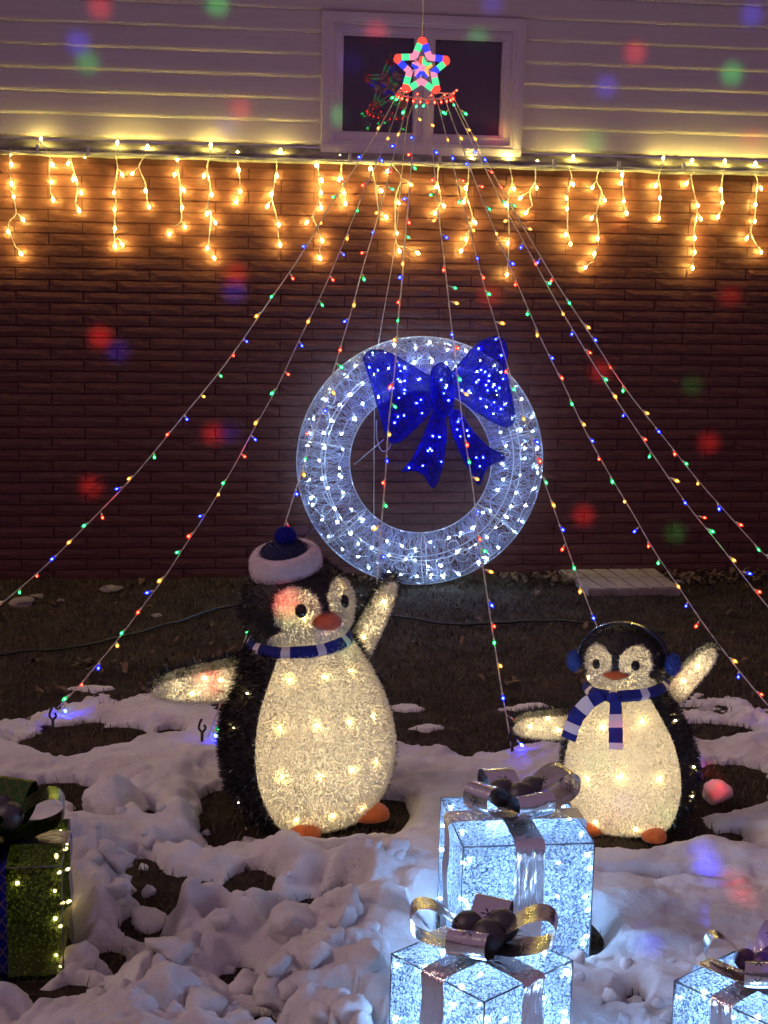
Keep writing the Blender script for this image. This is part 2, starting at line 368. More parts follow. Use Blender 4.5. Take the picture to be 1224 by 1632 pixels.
# lit bulbs: a bright core inside a glowing cap; meshes shared between alike bulbs
def bulb_mesh(name, core, capc, score, scap, rcore=.0032, rcap=.0062, ln=.022, cap_tr=.55):
    b = MB(); bm = bmesh.new(); bmesh.ops.create_icosphere(bm, subdivisions=1, radius=1)
    bm.verts.ensure_lookup_table()
    b.add([(v.co.x*rcore, v.co.y*rcore, .004+v.co.z*rcore*1.5+ln*.35) for v in bm.verts], [[v.index for v in f.verts] for f in bm.faces], 0); bm.free()
    prof = [(0, .45), (.2, .75), (.45, 1), (.7, .85), (.9, .45), (1, .08)]
    b.grid([[(rcap*r*math.cos(2*math.pi*j/8), rcap*r*math.sin(2*math.pi*j/8), ln*h) for j in range(8)] for h, r in prof], 1, closev=True)
    b.grid([[(rcap*.5*r*math.cos(2*math.pi*j/6), rcap*.5*r*math.sin(2*math.pi*j/6), z) for j in range(6)] for z, r in ((-.008, .8), (-.006, 1), (.003, 1))], 2, closev=True)
    me = bpy.data.meshes.new(name); me.from_pydata(b.v, [], b.f)
    for q in (emit(name+'_core', core, score), capglass(name+'_cap', capc, scap, cap_tr), M['whitecable']): me.materials.append(q)
    me.polygons.foreach_set('material_index', b.mi); me.polygons.foreach_set('use_smooth', [True]*len(me.polygons)); me.update(); return me
WARM = (1, .86, .24)
BM = dict(
 warm=bulb_mesh('bulb_warm', WARM, (1, .80, .38), S_ICICLE, 2.2, .0042, .0072, .024),
 red=bulb_mesh('bulb_red', (1, .10, .05), (1, .06, .03), S_STAR*1.6, 1.1),
 green=bulb_mesh('bulb_green', (.10, 1, .32), (.04, .75, .22), S_STAR, .9),
 yellow=bulb_mesh('bulb_yellow', (1, .55, .10), (1, .50, .08), S_STAR, 1.1),
 blue=bulb_mesh('bulb_blue', (.06, .09, 1), (.02, .03, 1), S_STAR*2.2, 1.2),
 cool=bulb_mesh('bulb_cool', (.50, .70, 1), (.72, .90, 1), S_WREATH, 1.4, .0030, .0056, .020),
 deep=bulb_mesh('bulb_deep_blue', (.02, .035, 1), (.06, .10, 1), S_BLUE, 1.5, .0036, .0056, .016),
 penguin=bulb_mesh('bulb_penguin', (1, .76, .34), (1, .85, .45), S_PENG, 3.0, .0045, .0066, .018),
 gift=bulb_mesh('bulb_gift', (.45, .72, 1), (.85, .95, 1), S_GIFT, 3.0, .0042, .0062, .016),
)
def add_bulb(kind, parent, loc, direction, scale=1.0):
    o = bpy.data.objects.new('bulb', BM[kind]); COL.objects.link(o); o.parent = parent; o.location = loc
    o.rotation_mode = 'QUATERNION'; o.rotation_quaternion = Vector(direction).to_track_quat('Z', 'Y'); o.scale = (scale,)*3
    return o
def point_lamp(name, loc, col, power, radius, parent=None):
    d = bpy.data.lights.new(name, 'POINT'); d.color = col; d.energy = power; d.shadow_soft_size = radius
    o = bpy.data.objects.new(name, d); COL.objects.link(o); o.location = loc
    if parent is not None: o.parent = parent
    return o

# ================================================================== ground
def ground_z(x, y):
    return .012*fbm(x*1.3, y*1.3, 4, 3) + .008*fbm(x*9, y*9, 3, 40) + .03*sstep(-.55, 0, y)*(.6+.5*fbm(x*2.5, y*2.5, 3, 61)) - .004
def grid_sheet(name, x0, x1, y0, y1, step, zf, material, keep=None):
    xs = np.arange(x0, x1+step*.5, step); ys = np.arange(y0, y1+step*.5, step); X, Y = np.meshgrid(xs, ys)
    Z = zf(X, Y); nx, ny = len(xs), len(ys); idx = np.arange(nx*ny).reshape(ny, nx)
    q = np.stack([idx[:-1, :-1], idx[:-1, 1:], idx[1:, 1:], idx[1:, :-1]], -1).reshape(-1, 4)
    V = np.stack([X, Y, Z], -1).reshape(-1, 3)
    if keep is not None:
        K = keep(X, Y, Z).reshape(-1); q = q[K[q].any(1)]; used = np.unique(q); remap = np.full(nx*ny, -1); remap[used] = np.arange(len(used)); V = V[used]; q = remap[q]
    return V, q
def np_mesh(name, V, q, material, smooth=True):
    me = bpy.data.meshes.new(name); nf = len(q); k = q.shape[1]
    me.vertices.add(len(V)); me.vertices.foreach_set('co', V.astype(np.float32).ravel())
    me.loops.add(nf*k); me.loops.foreach_set('vertex_index', q.astype(np.int32).ravel())
    me.polygons.add(nf); me.polygons.foreach_set('loop_start', np.arange(0, nf*k, k, dtype=np.int32))
    if smooth: me.polygons.foreach_set('use_smooth', [True]*nf)
    me.materials.append(material); me.update(calc_edges=True); me.validate()
    return me
V, q = grid_sheet('ground', -3.4, 4.2, -6.0, .05, .02, ground_z, None)
# skirt out to the far distance
n0 = len(V); far = [(-80, -80), (80, -80), (80, .05), (-80, .05)]
xs0, xs1, ys0 = -3.4, 4.2, -6.0
sk = np.array([(-80, -80, -.03), (80, -80, -.03), (80, -6.0, -.03), (-80, -6.0, -.03), (-80, -6.0, -.03), (-3.4, -6.0, -.03), (-3.4, 8, -.03), (-80, 8, -.03),
               (4.2, -6.0, -.03), (80, -6.0, -.03), (80, 8, -.03), (4.2, 8, -.03)], float)
q = np.concatenate([q, np.array([(0, 1, 2, 3), (4, 5, 6, 7), (8, 9, 10, 11)])+n0]); V = np.concatenate([V, sk])
tag(link('ground', np_mesh('ground', V, q, M['soil'])), kind='structure')

# ------------------------------------------------------------------ snow
def to_px(X, Y, Z=0.0):
    dx, dy, dz = X-CAM.x, Y-CAM.y, Z-CAM.z
    k = dx*FWD.x+dy*FWD.y+dz*FWD.z
    return 612+FPX*(dx*RGT.x+dy*RGT.y+dz*RGT.z)/k, 816-FPX*(dx*UPV.x+dy*UPV.y+dz*UPV.z)/k
EX = [-700, -200, 0, 90, 180, 260, 330, 400, 600, 700, 850, 950, 1040, 1090, 1160, 1224, 1500, 2200]
EY = [1150, 1120, 1132, 1112, 1098, 1092, 1104, 1132, 1166, 1176, 1170, 1152, 1112, 1098, 1100, 1112, 1130, 1150]
HOLES = [(112, 1180, 52, 20), (200, 1172, 34, 10), (270, 1168, 20, 6), (75, 1268, 80, 18), (150, 1302, 36, 15), (352, 1300, 34, 42), (1162, 1258, 55, 36), (1110, 1166, 75, 11),
         (285, 1432, 66, 32), (400, 1415, 36, 24), (490, 1452, 26, 20), (245, 1512, 26, 20), (120, 1598, 60, 20), (235, 1300, 14, 12), (130, 1400, 25, 16), (340, 1500, 20, 9),
         (560, 1375, 40, 8), (1060, 1408, 60, 5), (1165, 1332, 18, 10), (420, 1640, 16, 14), (1010, 1600, 16, 14), (1180, 1352, 22, 8), (300, 1356, 30, 8), (960, 1338, 60, 9), (490, 1342, 60, 7), (222, 1388, 36, 22), (225, 1482, 34, 20), (455, 1486, 24, 16), (545, 1436, 26, 15), (170, 1540, 30, 18), (380, 1560, 22, 14), (600, 1400, 22, 8), (620, 1310, 25, 30)]
PATCH = [(650, 1125, 48, 8), (842, 1125, 55, 8), (690, 1157, 55, 8), (150, 1098, 60, 7)]
def snow_thick(X, Y):
    px, py = to_px(X, Y, 0.0)
    n1 = fbm(X*2.2, Y*2.2, 4, 101); n2 = fbm(X*11, Y*11, 4, 131); n3 = fbm(X*38, Y*38, 3, 151)
    d = (py-np.interp(px, EX, EY))+22*n1+15*n2+9*n3
    h = -.02+.060*sstep(-8, 60, d)+.02*sstep(40, 160, d)
    h += .016*n1*sstep(0, 60, d)+.007*n2+.0030*n3
    for cx, cy, a, b in PATCH:
        e = 1-np.sqrt(((px-cx)/a)**2+((py-cy)/b)**2)+.5*n2+.25*n3; h = np.maximum(h, -.02+.030*sstep(0, .6, e))
    fore = sstep(1330, 1420, py)*sstep(760, 560, px)          # trampled, lumpy snow
    rfore = sstep(1330, 1400, py)*sstep(880, 960, px)
    wx = X+.035*fbm(X*6, Y*6, 2, 201); wy = Y+.035*fbm(X*6, Y*6, 2, 211)
    wx2 = wx+.02*fbm(X*14, Y*14, 3, 221); wy2 = wy+.02*fbm(X*14, Y*14, 3, 231)
    L = .62*lumps(wx2, wy2, .27, 301, .45, .85)*.27 + .42*lumps(wx2, wy2, .14, 331)*.14 + .16*lumps(wx2, wy2, .06, 361)*.06
    rug = .012*fbm(X*17, Y*17, 4, 511)+.004*fbm(X*50, Y*50, 3, 521)
    cre = sstep(.10, .0, np.abs(fbm(X*3.1+.3*n2, Y*3.6, 3, 531)))*sstep(-.05, .3, fbm(X*1.9, Y*1.9, 2, 541))
    h += fore*(L*.80-.046+.03*n1+rug*1.0+.004*n3-.10*cre)
    h += rfore*(rug*.5+.002*n3)
    h += rfore*(.014*fbm(X*4, Y*7, 3, 401)-.012)
    mid = sstep(1150, 1250, py)*(1-fore)
    h += mid*(.22*lumps(wx, wy, .16, 441)*.16*sstep(-.1, .35, fbm(X*2.7, Y*2.7, 2, 451)))
    left = sstep(1250, 1330, py)*sstep(420, 300, px); h += left*(.4*lumps(wx2, wy2, .12, 471)*.12+.7*rug)
    for cx, cy, rr in ((502, 1297, .228), (1006, 1316, .222)):
        A = at_ground(cx, cy); dd = np.hypot(X-A.x, Y-A.y)+.05*n2; h = np.where(dd < rr*1.5, np.minimum(h, -.03+.09*sstep(rr*.75, rr*1.45, dd)), h)
    # ridges
    def ridge(pts, wd, ht):
        out = np.zeros_like(X)
        for (x0, y0), (x1, y1) in zip(pts[:-1], pts[1:]):
            A = at_ground(x0, y0); B = at_ground(x1, y1); ux, uy = B.x-A.x, B.y-A.y; L2 = ux*ux+uy*uy
            t = np.clip(((X-A.x)*ux+(Y-A.y)*uy)/L2, 0, 1); dd = np.hypot(X-A.x-t*ux, Y-A.y-t*uy)
            out = np.maximum(out, ht*np.exp(-(dd/wd)**2))
        return out
    h += ridge([(430, 1382), (520, 1378), (640, 1366), (700, 1372)], .05, .016)
    h += ridge([(990, 1372), (1080, 1362), (1180, 1380), (1260, 1400)], .05, .016)
    h += ridge([(100, 1600), (20, 1606), (-60, 1600)], .07, .05)
    h += ridge([(140, 1420), (230, 1450), (300, 1480)], .07, .05)
    for cx, cy, a, b in HOLES:
        e = np.sqrt(((px-cx)/a)**2+((py-cy)/b)**2)+.45*n2+.3*n1
        h = np.where(e < 2.4, h*(.30+.70*sstep(1.0, 2.4, e))-.19*sstep(1.35, .6, e), h)
    for (x0, y0), rr in GIFTS:
        dd = np.hypot(X-x0, Y-y0); h = np.where(dd < rr*1.3, np.minimum(h, -.02+.10*sstep(rr*.8, rr*1.3, dd)), h)
    return h
GIFTS = [((at_ground(830, 1490).x, at_ground(830, 1490).y), .21), ((at_ground(770, 1690).x, at_ground(770, 1690).y), .18), ((at_ground(1190, 1700).x, at_ground(1190, 1700).y), .15), ((at_ground(-20, 1530).x, at_ground(-20, 1530).y), .21)]
def snow_z(X, Y): return ground_z(X, Y)+snow_thick(X, Y)
STEP = .0085
V, q = grid_sheet('snow', -2.45, 2.6, -5.1, -1.55, STEP, snow_z, None, keep=lambda X, Y, Z: (Z-ground_z(X, Y)) > -.006)
def snow_h(x, y):
    a = np.array([[x]]); b = np.array([[y]]); return float(max(snow_z(a, b)[0, 0], ground_z(a, b)[0, 0]))
# loose clods of snow lying in the trampled area
cv, cf = [V], [q]; off = len(V)
def clod_mesh(r, seed, sub=3, flat=.75, k_=1.0):
    bm = bmesh.new(); bmesh.ops.create_icosphere(bm, subdivisions=sub, radius=1); R = random.Random(seed); o = Vector((R.uniform(0, 50), R.uniform(0, 50), R.uniform(0, 50)))
    planes = [Vector((R.uniform(-1, 1), R.uniform(-1, 1), R.uniform(-.4, 1))).normalized() for _ in range(6)]; ds = [R.uniform(.42, .8) for _ in planes]
    for v in bm.verts:
        p = v.co.normalized(); k = 1.0
        for pl, dd in zip(planes, ds):
            c = p.dot(pl)
            if c > dd: k = min(k, .06*k+.94*dd/c)
        p = p*k; p = p*(1+k_*(.30*mnoise.noise(p*1.5+o)+.16*mnoise.noise(p*3.4+o)+.07*mnoise.noise(p*8+o)))
        v.co = Vector((p.x*r, p.y*r, p.z*r*flat))
    bm.verts.ensure_lookup_table(); vs = np.array([v.co[:] for v in bm.verts]); fs = np.array([[v.index for v in f.verts] for f in bm.faces]); bm.free(); return vs, fs
CL = []
rc = random.Random(77)
for k in range(85):
    px_, py_ = rc.uniform(110, 640), rc.uniform(1375, 1660)
    if k > 55: px_, py_ = rc.uniform(900, 1090), rc.uniform(1540, 1660)
    if k > 68: px_, py_ = rc.uniform(100, 330), rc.uniform(1300, 1420)
    r = rc.choice((.010, .012, .015, .018, .022, .03, .042)) if k < 56 else rc.uniform(.012, .03)
    CL.append((px_, py_, r))
CL += [(350, 1490, .065), (270, 1555, .055), (330, 1615, .075), (520, 1560, .05), (440, 1600, .055), (180, 1420, .06), (590, 1600, .05), (340, 1440, .045), (230, 1460, .055), (130, 1545, .05), (470, 1520, .06), (560, 1500, .05), (395, 1560, .06)]
tris = []
for k, (px_, py_, r) in enumerate(CL):
    g = at_ground(px_, py_, .02); vs, fs = clod_mesh(r, k, 3 if r > .035 else 2, rc.uniform(.6, .9)); a = rc.uniform(0, 6.28)
    x = vs[:, 0]*math.cos(a)-vs[:, 1]*math.sin(a); y = vs[:, 0]*math.sin(a)+vs[:, 1]*math.cos(a)
    vs = np.stack([x+g.x, y+g.y, vs[:, 2]+snow_h(g.x, g.y)+r*.12], -1); tris.append((vs, fs))
fq = np.concatenate([q] , 0)
TV = [V]; TF = [np.concatenate([q[:, [0, 1, 2]], q[:, [0, 2, 3]]])]; off = len(V)
for vs, fs in tris: TV.append(vs); TF.append(fs+off); off += len(vs)
tag(link('snow', np_mesh('snow', np.concatenate(TV), np.concatenate(TF), M['snow'])), label='patchy trampled snow with holes and loose clods over the lawn', kind='stuff')
# distinct chunks
def chunk(px_, py_, r, seed, label, flat=.8, sx=1.3, yaw=0, wedge=0):
    g = at_ground(px_, py_, .0); vs, fs = clod_mesh(r, seed, 4, flat, .4)
    if wedge: vs[:, 2] *= np.clip(1.15-wedge*np.abs(vs[:, 0])/r, .15, 1.2)
    vs[:, 0] *= sx; c, s = math.cos(yaw), math.sin(yaw); vs = np.stack([vs[:, 0]*c-vs[:, 1]*s, vs[:, 0]*s+vs[:, 1]*c, vs[:, 2]], -1)
    o = link('snow_chunk', np_mesh('snow_chunk', vs, fs, M['snow'])); o.location = (g.x, g.y, snow_h(g.x, g.y)+r*.3)
    tag(o, label, 'snow chunk')
chunk(184, 1296, .088, 903, 'wedge shaped chunk of clean snow behind the green gift box', .95, 1.25, -.15, .55)
chunk(1138, 1272, .050, 907, 'round snow lump lit red beside the small penguin', .9, 1.1)

# ------------------------------------------------------------------ dead grass, leaves, stones
def blades(n, seed):
    R = np.random.default_rng(seed); X = R.uniform(-2.6, 3.0, n*3); Y = -R.uniform(0.02, 4.6, n*3)
    th = snow_thick(X[None], Y[None])[0]; ok = (th < .004) & ((Y > -2.9) | (R.random(n*3) < .9)); X, Y = X[ok][:n], Y[ok][:n]; k = len(X)
    Z = ground_z(X[None], Y[None])[0]-.004; a = R.uniform(0, 2*math.pi, k); L = R.uniform(.012, .045, k); ln = R.uniform(.3, 1.4, k); wd = R.uniform(.0012, .0028, k)
    dx, dy = np.cos(a), np.sin(a); hz = L*np.cos(ln); ho = L*np.sin(ln)
    b0 = np.stack([X-dy*wd, Y+dx*wd, Z], -1); b1 = np.stack([X+dy*wd, Y-dx*wd, Z], -1); t = np.stack([X+dx*ho, Y+dy*ho, Z+hz], -1)
    V = np.stack([b0, b1, t], 1).reshape(-1, 3); F = np.arange(3*k).reshape(-1, 3); return np_mesh('grass', V, F, M['blade'], False)
tag(link('grass', blades(90000, 9)), label='short dead brown grass between the snow and the wall', kind='stuff')
def leaves():
    R = random.Random(4); V = []; F = []
    spots = [(at_ground(R.uniform(1050, 1260), R.uniform(893, 935)), 1) for _ in range(170)] + [(at_ground(R.uniform(790, 900), R.uniform(900, 922)), 1) for _ in range(45)]
    spots += [(at_ground(R.uniform(-50, 1250), R.uniform(930, 1110)), 1) for _ in range(70)] + [(at_ground(R.uniform(540, 640), R.uniform(905, 935)), 1) for _ in range(40)] + [(at_ground(R.uniform(120, 400), R.uniform(1040, 1090)), 1) for _ in range(25)]
    for g, _ in spots:
        if g.y > -.03: g.y = -.03-R.random()*.2
        L = R.uniform(.014, .034); W = L*R.uniform(.3, .55); a = R.uniform(0, 6.28); z = float(ground_z(np.array([[g.x]]), np.array([[g.y]]))[0, 0])+R.uniform(.006, .022); tl = R.uniform(-.6, .6); o = len(V)
        prof = [(-1, 0), (-.4, .8), (.2, 1), (.7, .5), (1, 0)]
        for u, w_ in prof:
            for s in (-1, 0, 1):
                x = u*L; y = s*w_*W; zz = abs(s)*w_*W*.5+u*L*tl+.006*math.sin(u*3+a)
                V.append((g.x+x*math.cos(a)-y*math.sin(a), g.y+x*math.sin(a)+y*math.cos(a), z+zz))
        for i in range(4):
            for j in range(2): F.append((o+i*3+j, o+(i+1)*3+j, o+(i+1)*3+j+1, o+i*3+j+1))
    return np_mesh('fallen_leaves', np.array(V), np.array(F), M['brown_leaf'])
tag(link('fallen_leaves', leaves()), label='curled brown leaves scattered along the foot of the wall', kind='stuff')
STONES = [(30, 962, .052, 'largest pale stone at the far left foot of the wall'), (60, 953, .026, 'small stone just right of the largest stone at far left'), (178, 946, .040, 'flat stone by the wall below the long light strand at left'),
          (98, 958, .018, 'pebble between the two biggest stones by the wall'), (252, 983, .022, 'flat pale stone lying on the bare soil left of the big penguin'), (1082, 932, .022, 'stone at the right front corner of the paving slab'), (962, 938, .016, 'pebble in front of the paving slab'),
          (835, 903, .022, 'pale stone at the wall foot right of the wreath'), (1012, 940, .014, 'smallest pebble near the front edge of the paving slab')]
for k, (a, b, r, lab) in enumerate(STONES):
    g = at_ground(a, b); g.y = min(g.y, -.06); vs, fs = clod_mesh(r, 500+k, 3, .5); vs[:, 0] *= 1.35
    o = link('stone', np_mesh('stone', vs, fs, M['stone'])); o.location = (g.x, g.y, float(ground_z(np.array([[g.x]]), np.array([[g.y]]))[0, 0])+r*.2); o.rotation_euler.z = rng.uniform(-.4, .4)
    tag(o, lab, 'stone')
# slab of concrete at the wall
c = [at_ground(*p, .035) for p in ((888, 906), (1040, 903), (1085, 936), (938, 938))]
slab = thing('paving_slab', 'pale concrete slab lying at the foot of the brick wall', 'slab', ((c[0]+c[2])/2).to_tuple()); base = Vector(slab.location)
b = MB(); nx = 6
for i in range(nx):
    for j in range(2):
        def L2(u, v): return (c[0].lerp(c[1], u)).lerp(c[3].lerp(c[2], u), v)-base
        g = .012; u0, u1, v0, v1 = i/nx+g, (i+1)/nx-g, j/2+g, (j+1)/2-g
        t = [L2(u0, v0), L2(u1, v0), L2(u1, v1), L2(u0, v1)]; b.add([p+Vector((0, 0, 0)) for p in t]+[p-Vector((0, 0, .012)) for p in t], [(3, 2, 1, 0), (0, 1, 5, 4), (1, 2, 6, 5), (2, 3, 7, 6), (3, 0, 4, 7)])
b.build('slab_top', M['concrete'], slab, smooth=False)
b = MB(); t = [p-base-Vector((0, 0, .006)) for p in c]; b.add(t+[p-Vector((0, 0, .06)) for p in t], [(3, 2, 1, 0), (0, 1, 5, 4), (1, 2, 6, 5), (2, 3, 7, 6), (3, 0, 4, 7)]); b.build('slab_base', M['concrete'], slab, smooth=False)
# extension cord on the lawn
def smooth_path(pts, n=8):
    pts = [Vector(p) for p in pts]; out = []
    for i in range(len(pts)-1):
        p0, p1, p2, p3 = pts[max(i-1, 0)], pts[i], pts[i+1], pts[min(i+2, len(pts)-1)]
        for k in range(n):
            t = k/n; out.append(.5*((2*p1)+(p2-p0)*t+(2*p0-5*p1+4*p2-p3)*t*t+(3*p1-p0-3*p2+p3)*t**3))
    return out+[pts[-1]]
cp = [at_ground(x, y) for x, y in ((-60, 1052), (30, 1044), (90, 1040), (180, 1022), (270, 998), (372, 972), (480, 975), (560, 980), (625, 984), (690, 993), (740, 997), (800, 997), (860, 993), (930, 998), (1000, 1003), (1060, 1010))]
b = MB(); b.tube([(p.x, p.y, float(ground_z(np.array([[p.x]]), np.array([[p.y]]))[0, 0])+.014) for p in smooth_path(cp)], .0065, 6)
tag(b.build('extension_cord', M['greencord']), 'dark green extension cord running across the lawn behind the penguins', 'cord')

# ================================================================== house
house = thing('house', 'house front with dark red brick below a ledge and pale lap siding above', 'house', (0, 0, 0))
Z_LEDGE = 1.945
WX0, WX1 = -4.6, 5.2
b = MB(); b.box(((WX0+WX1)/2, .1125, Z_LEDGE/2-.05), (WX1-WX0, .214, Z_LEDGE+.1)); wall = b.build('brick_wall', M['mortar'], house, smooth=False)
# brick courses measured on the wall
zc0 = at_wall(0, 425.7).z; CH = (at_wall(0, 425.7).z-at_wall(0, 536.2).z)/6; BL = at_wall(238.5, 438).x-at_wall(132, 435).x; xj = at_wall(132, 435).x
def brick_shape(seed, L):
    R = random.Random(seed); b = MB(); hx, hz = L/2-.0030, CH/2-.0032; nx, nz = 8, 3; P = []
    for i in range(nz):
        row = []
        for j in range(nx):
            u, v = j/(nx-1), i/(nz-1); e = min(u, 1-u, v*.4, (1-v)*.4)
            y = -.0105+R.uniform(-.0007, .0007)+(.0018 if e < .01 else 0)
            row.append((-hx+2*hx*u+(R.uniform(-.001, .001)), y, -hz+2*hz*v+R.uniform(-.0008, .0008)))
        P.append(row)
    b.grid(P[::-1])
    front = b.v[:]; ring = [(0, j) for j in range(nx)]+[(i, nx-1) for i in range(1, nz)]+[(nz-1, j) for j in range(nx-2, -1, -1)]+[(i, 0) for i in range(nz-2, 0, -1)]
    Pr = P[::-1]; a = [Pr[i][j] for i, j in ring]; bk = [(p[0], .016, p[2]) for p in a]; n = len(a); b.add(a+bk, [(k, k+n, (k+1) % n+n, (k+1) % n) for k in range(n)])
    return b
shapes = [brick_shape(40+i, BL) for i in range(8)]
bricks = []
kmin = -int((Z_LEDGE-.012-zc0)/CH); k = kmin; rows = []
for k in range(kmin, kmin+48):
    zt = zc0-k*CH; zm = zt-CH/2
    if zm < -.06: break
    if zm+CH/2 > Z_LEDGE+.004: continue
    offx = 0 if k % 2 == 0 else BL/2
    x = xj+offx-BL*math.ceil((xj+offx-WX0)/BL)
    while x+BL < WX1:
        bricks.append((x+BL/2, zm)); x += BL
def seen_score(x, z):
    p = [project((x+s*BL/2, 0, z)) for s in (-1, 1)]
    if z < .03 or p[0][0] < 0 or p[1][0] > 1224: return -1
    cx, cy = (p[0][0]+p[1][0])/2, p[0][1]; s = p[1][0]-p[0][0]
    if ((cx-672)/190)**2+((cy-735)/185)**2 < 1: s -= 40
    return s
order = sorted(range(len(bricks)), key=lambda i: -seen_score(*bricks[i])); single = set(order[:300])
bmeshes = [s.build('brick_tmp', M['brick'], None, smooth=False) for s in shapes]; bme = []
for o in bmeshes: bme.append(o.data); bpy.data.objects.remove(o)
rest = MB(); rb = random.Random(2)
for i, (x, z) in enumerate(bricks):
    kx = rb.randrange(8); dy = rb.uniform(-.0009, .0009)
    if i in single:
        o = bpy.data.objects.new('brick', bme[kx]); COL.objects.link(o); o.parent = wall; o.location = (x, .0105+dy, z); o.rotation_euler = (0, rb.uniform(-.002, .002), 0)
    else:
        s = shapes[kx]; rest.add([(v[0]+x, v[1]+.0105+dy, v[2]+z) for v in s.v], s.f)
tag(rest.build('brickwork', M['brick'], wall, smooth=False), kind='stuff')
# ledge: sloping sill course on top of the brick
b = MB(); prof = [(.03, Z_LEDGE+.062), (-.052, Z_LEDGE+.026), (-.058, Z_LEDGE+.018), (-.058, Z_LEDGE-.002), (-.045, Z_LEDGE-.010), (.03, Z_LEDGE-.010)]
P = []; xs_ = np.linspace(WX0, WX1, 260)
for x in xs_: P.append([(x, y+.004*mnoise.noise((x*5, y*9, 1.3)), z+.006*mnoise.noise((x*7, z*9, 4.2))) for y, z in prof])
b.grid(P); b.build('ledge', M['ledge'], house, smooth=False)
# siding
ZS = at_wall(0, 219).z; EXP = (at_wall(0, 31).z-at_wall(0, 179).z)/4; ZS = at_wall(0, 179).z-EXP
WIN = [at_wall(514, 18), at_wall(838, 30), at_wall(831, 252), at_wall(511, 244)]
wx0 = (WIN[0].x+WIN[3].x)/2; wx1 = (WIN[1].x+WIN[2].x)/2; wz1 = (WIN[0].z+WIN[1].z)/2; wz0 = (WIN[2].z+WIN[3].z)/2
b = MB(); b.box(((WX0+WX1)/2, .16, (ZS+3.5)/2), (WX1-WX0, .12, 3.5-ZS)); sid = b.build('siding', M['siding'], house, smooth=False)
def board(x0, x1, z):
    # lap board: foot proud, rolled lip
    pr = [(.1, z-.001), (.034, z-.0008), (.0300, z), (.0215, z+.0075), (.0195, z+.011), (.0195, z+.016), (.0215, z+EXP*.35), (.0290, z+EXP*.75), (.0350, z+EXP*1.08)]
    b = MB(); n = max(2, int((x1-x0)/.25)); P = []
    for i in range(n+1):
        x = x0+(x1-x0)*i/n; P.append([(x, y+.0022*mnoise.noise((x*1.1, z*3, y))+.0009*mnoise.noise((x*5, z*3, 7)), zz) for y, zz in pr])
    b.grid(P); b.build('siding_board', M['siding'], sid)
z = ZS
while z < 3.35:
    if z+EXP < wz0+.01 or z > wz1: board(WX0, WX1, z)
    else: board(WX0, wx0+.012, z); board(wx1-.012, WX1, z)
    z += EXP
# eave above (out of the frame) the star hangs from
b = MB(); b.box(((WX0+WX1)/2, -.22, 3.55), (WX1-WX0, .9, .10)); b.box(((WX0+WX1)/2, -.69, 3.58), (WX1-WX0, .03, .18)); b.build('eave', M['vinyl'], house, smooth=False)
# window
win = thing('window', None, None); win.parent = house
def rect_frame(b, x0, x1, z0, z1, wd, y0, y1, bev=.003):
    """four mitred-looking members; front at y0 (towards the viewer), back at y1"""
    yc, d = (y0+y1)/2, y1-y0
    b.box(((x0+x1)/2, yc, z1-wd/2), (x1-x0, d, wd), bev=bev); b.box(((x0+x1)/2, yc, z0+wd/2), (x1-x0, d, wd), bev=bev)
    b.box((x0+wd/2, yc+.0006, (z0+z1)/2), (wd, d-.0012, z1-z0-2*wd+.002), bev=bev); b.box((x1-wd/2, yc+.0006, (z0+z1)/2), (wd, d-.0012, z1-z0-2*wd+.002), bev=bev)
b = MB(); rect_frame(b, wx0, wx1, wz0, wz1, .040, -.012, .10); rect_frame(b, wx0+.030, wx1-.030, wz0+.030, wz1-.030, .024, -.004, .10); b.build('casing', M['vinyl'], win)
pl = [at_wall(547, 55, .03), at_wall(655, 228, .03)]; pr_ = [at_wall(692, 62, .03), at_wall(800, 236, .03)]
ix0, ix1, iz0, iz1 = wx0+.052, wx1-.052, wz0+.052, wz1-.052; xm = (pl[1].x+pr_[0].x)/2
for (sx0, sx1, y) in ((ix0, xm+.004, .012), (xm+.006, ix1, .016)):
    s = MB(); rect_frame(s, sx0, sx1, iz0, iz1, .038, y, y+.05); so = s.build('sash', M['vinyl'], win)
    g = MB(); rect_frame(g, sx0+.034, sx1-.034, iz0+.034, iz1-.034, .014, y+.006, y+.05); g.build('glazing_bead', M['vinyl'], win)
    p = MB(); p.box(((sx0+sx1)/2, y+.036, (iz0+iz1)/2), (sx1-sx0-.08, .006, iz1-iz0-.08)); p.build('pane', M['pane'], win, smooth=False)
b = MB(); b.box((xm+.005, .008, (iz0+iz1)/2), (.012, .03, iz1-iz0), bev=.002); b.build('meeting_rail', M['vinyl'], win)
b = MB(); b.box(((wx0+wx1)/2, .02, (wz0+Z_LEDGE+.045)/2), (wx1-wx0-.01, .05, wz0-Z_LEDGE-.03)); b.build('sill', M['ledge'], win, smooth=False)

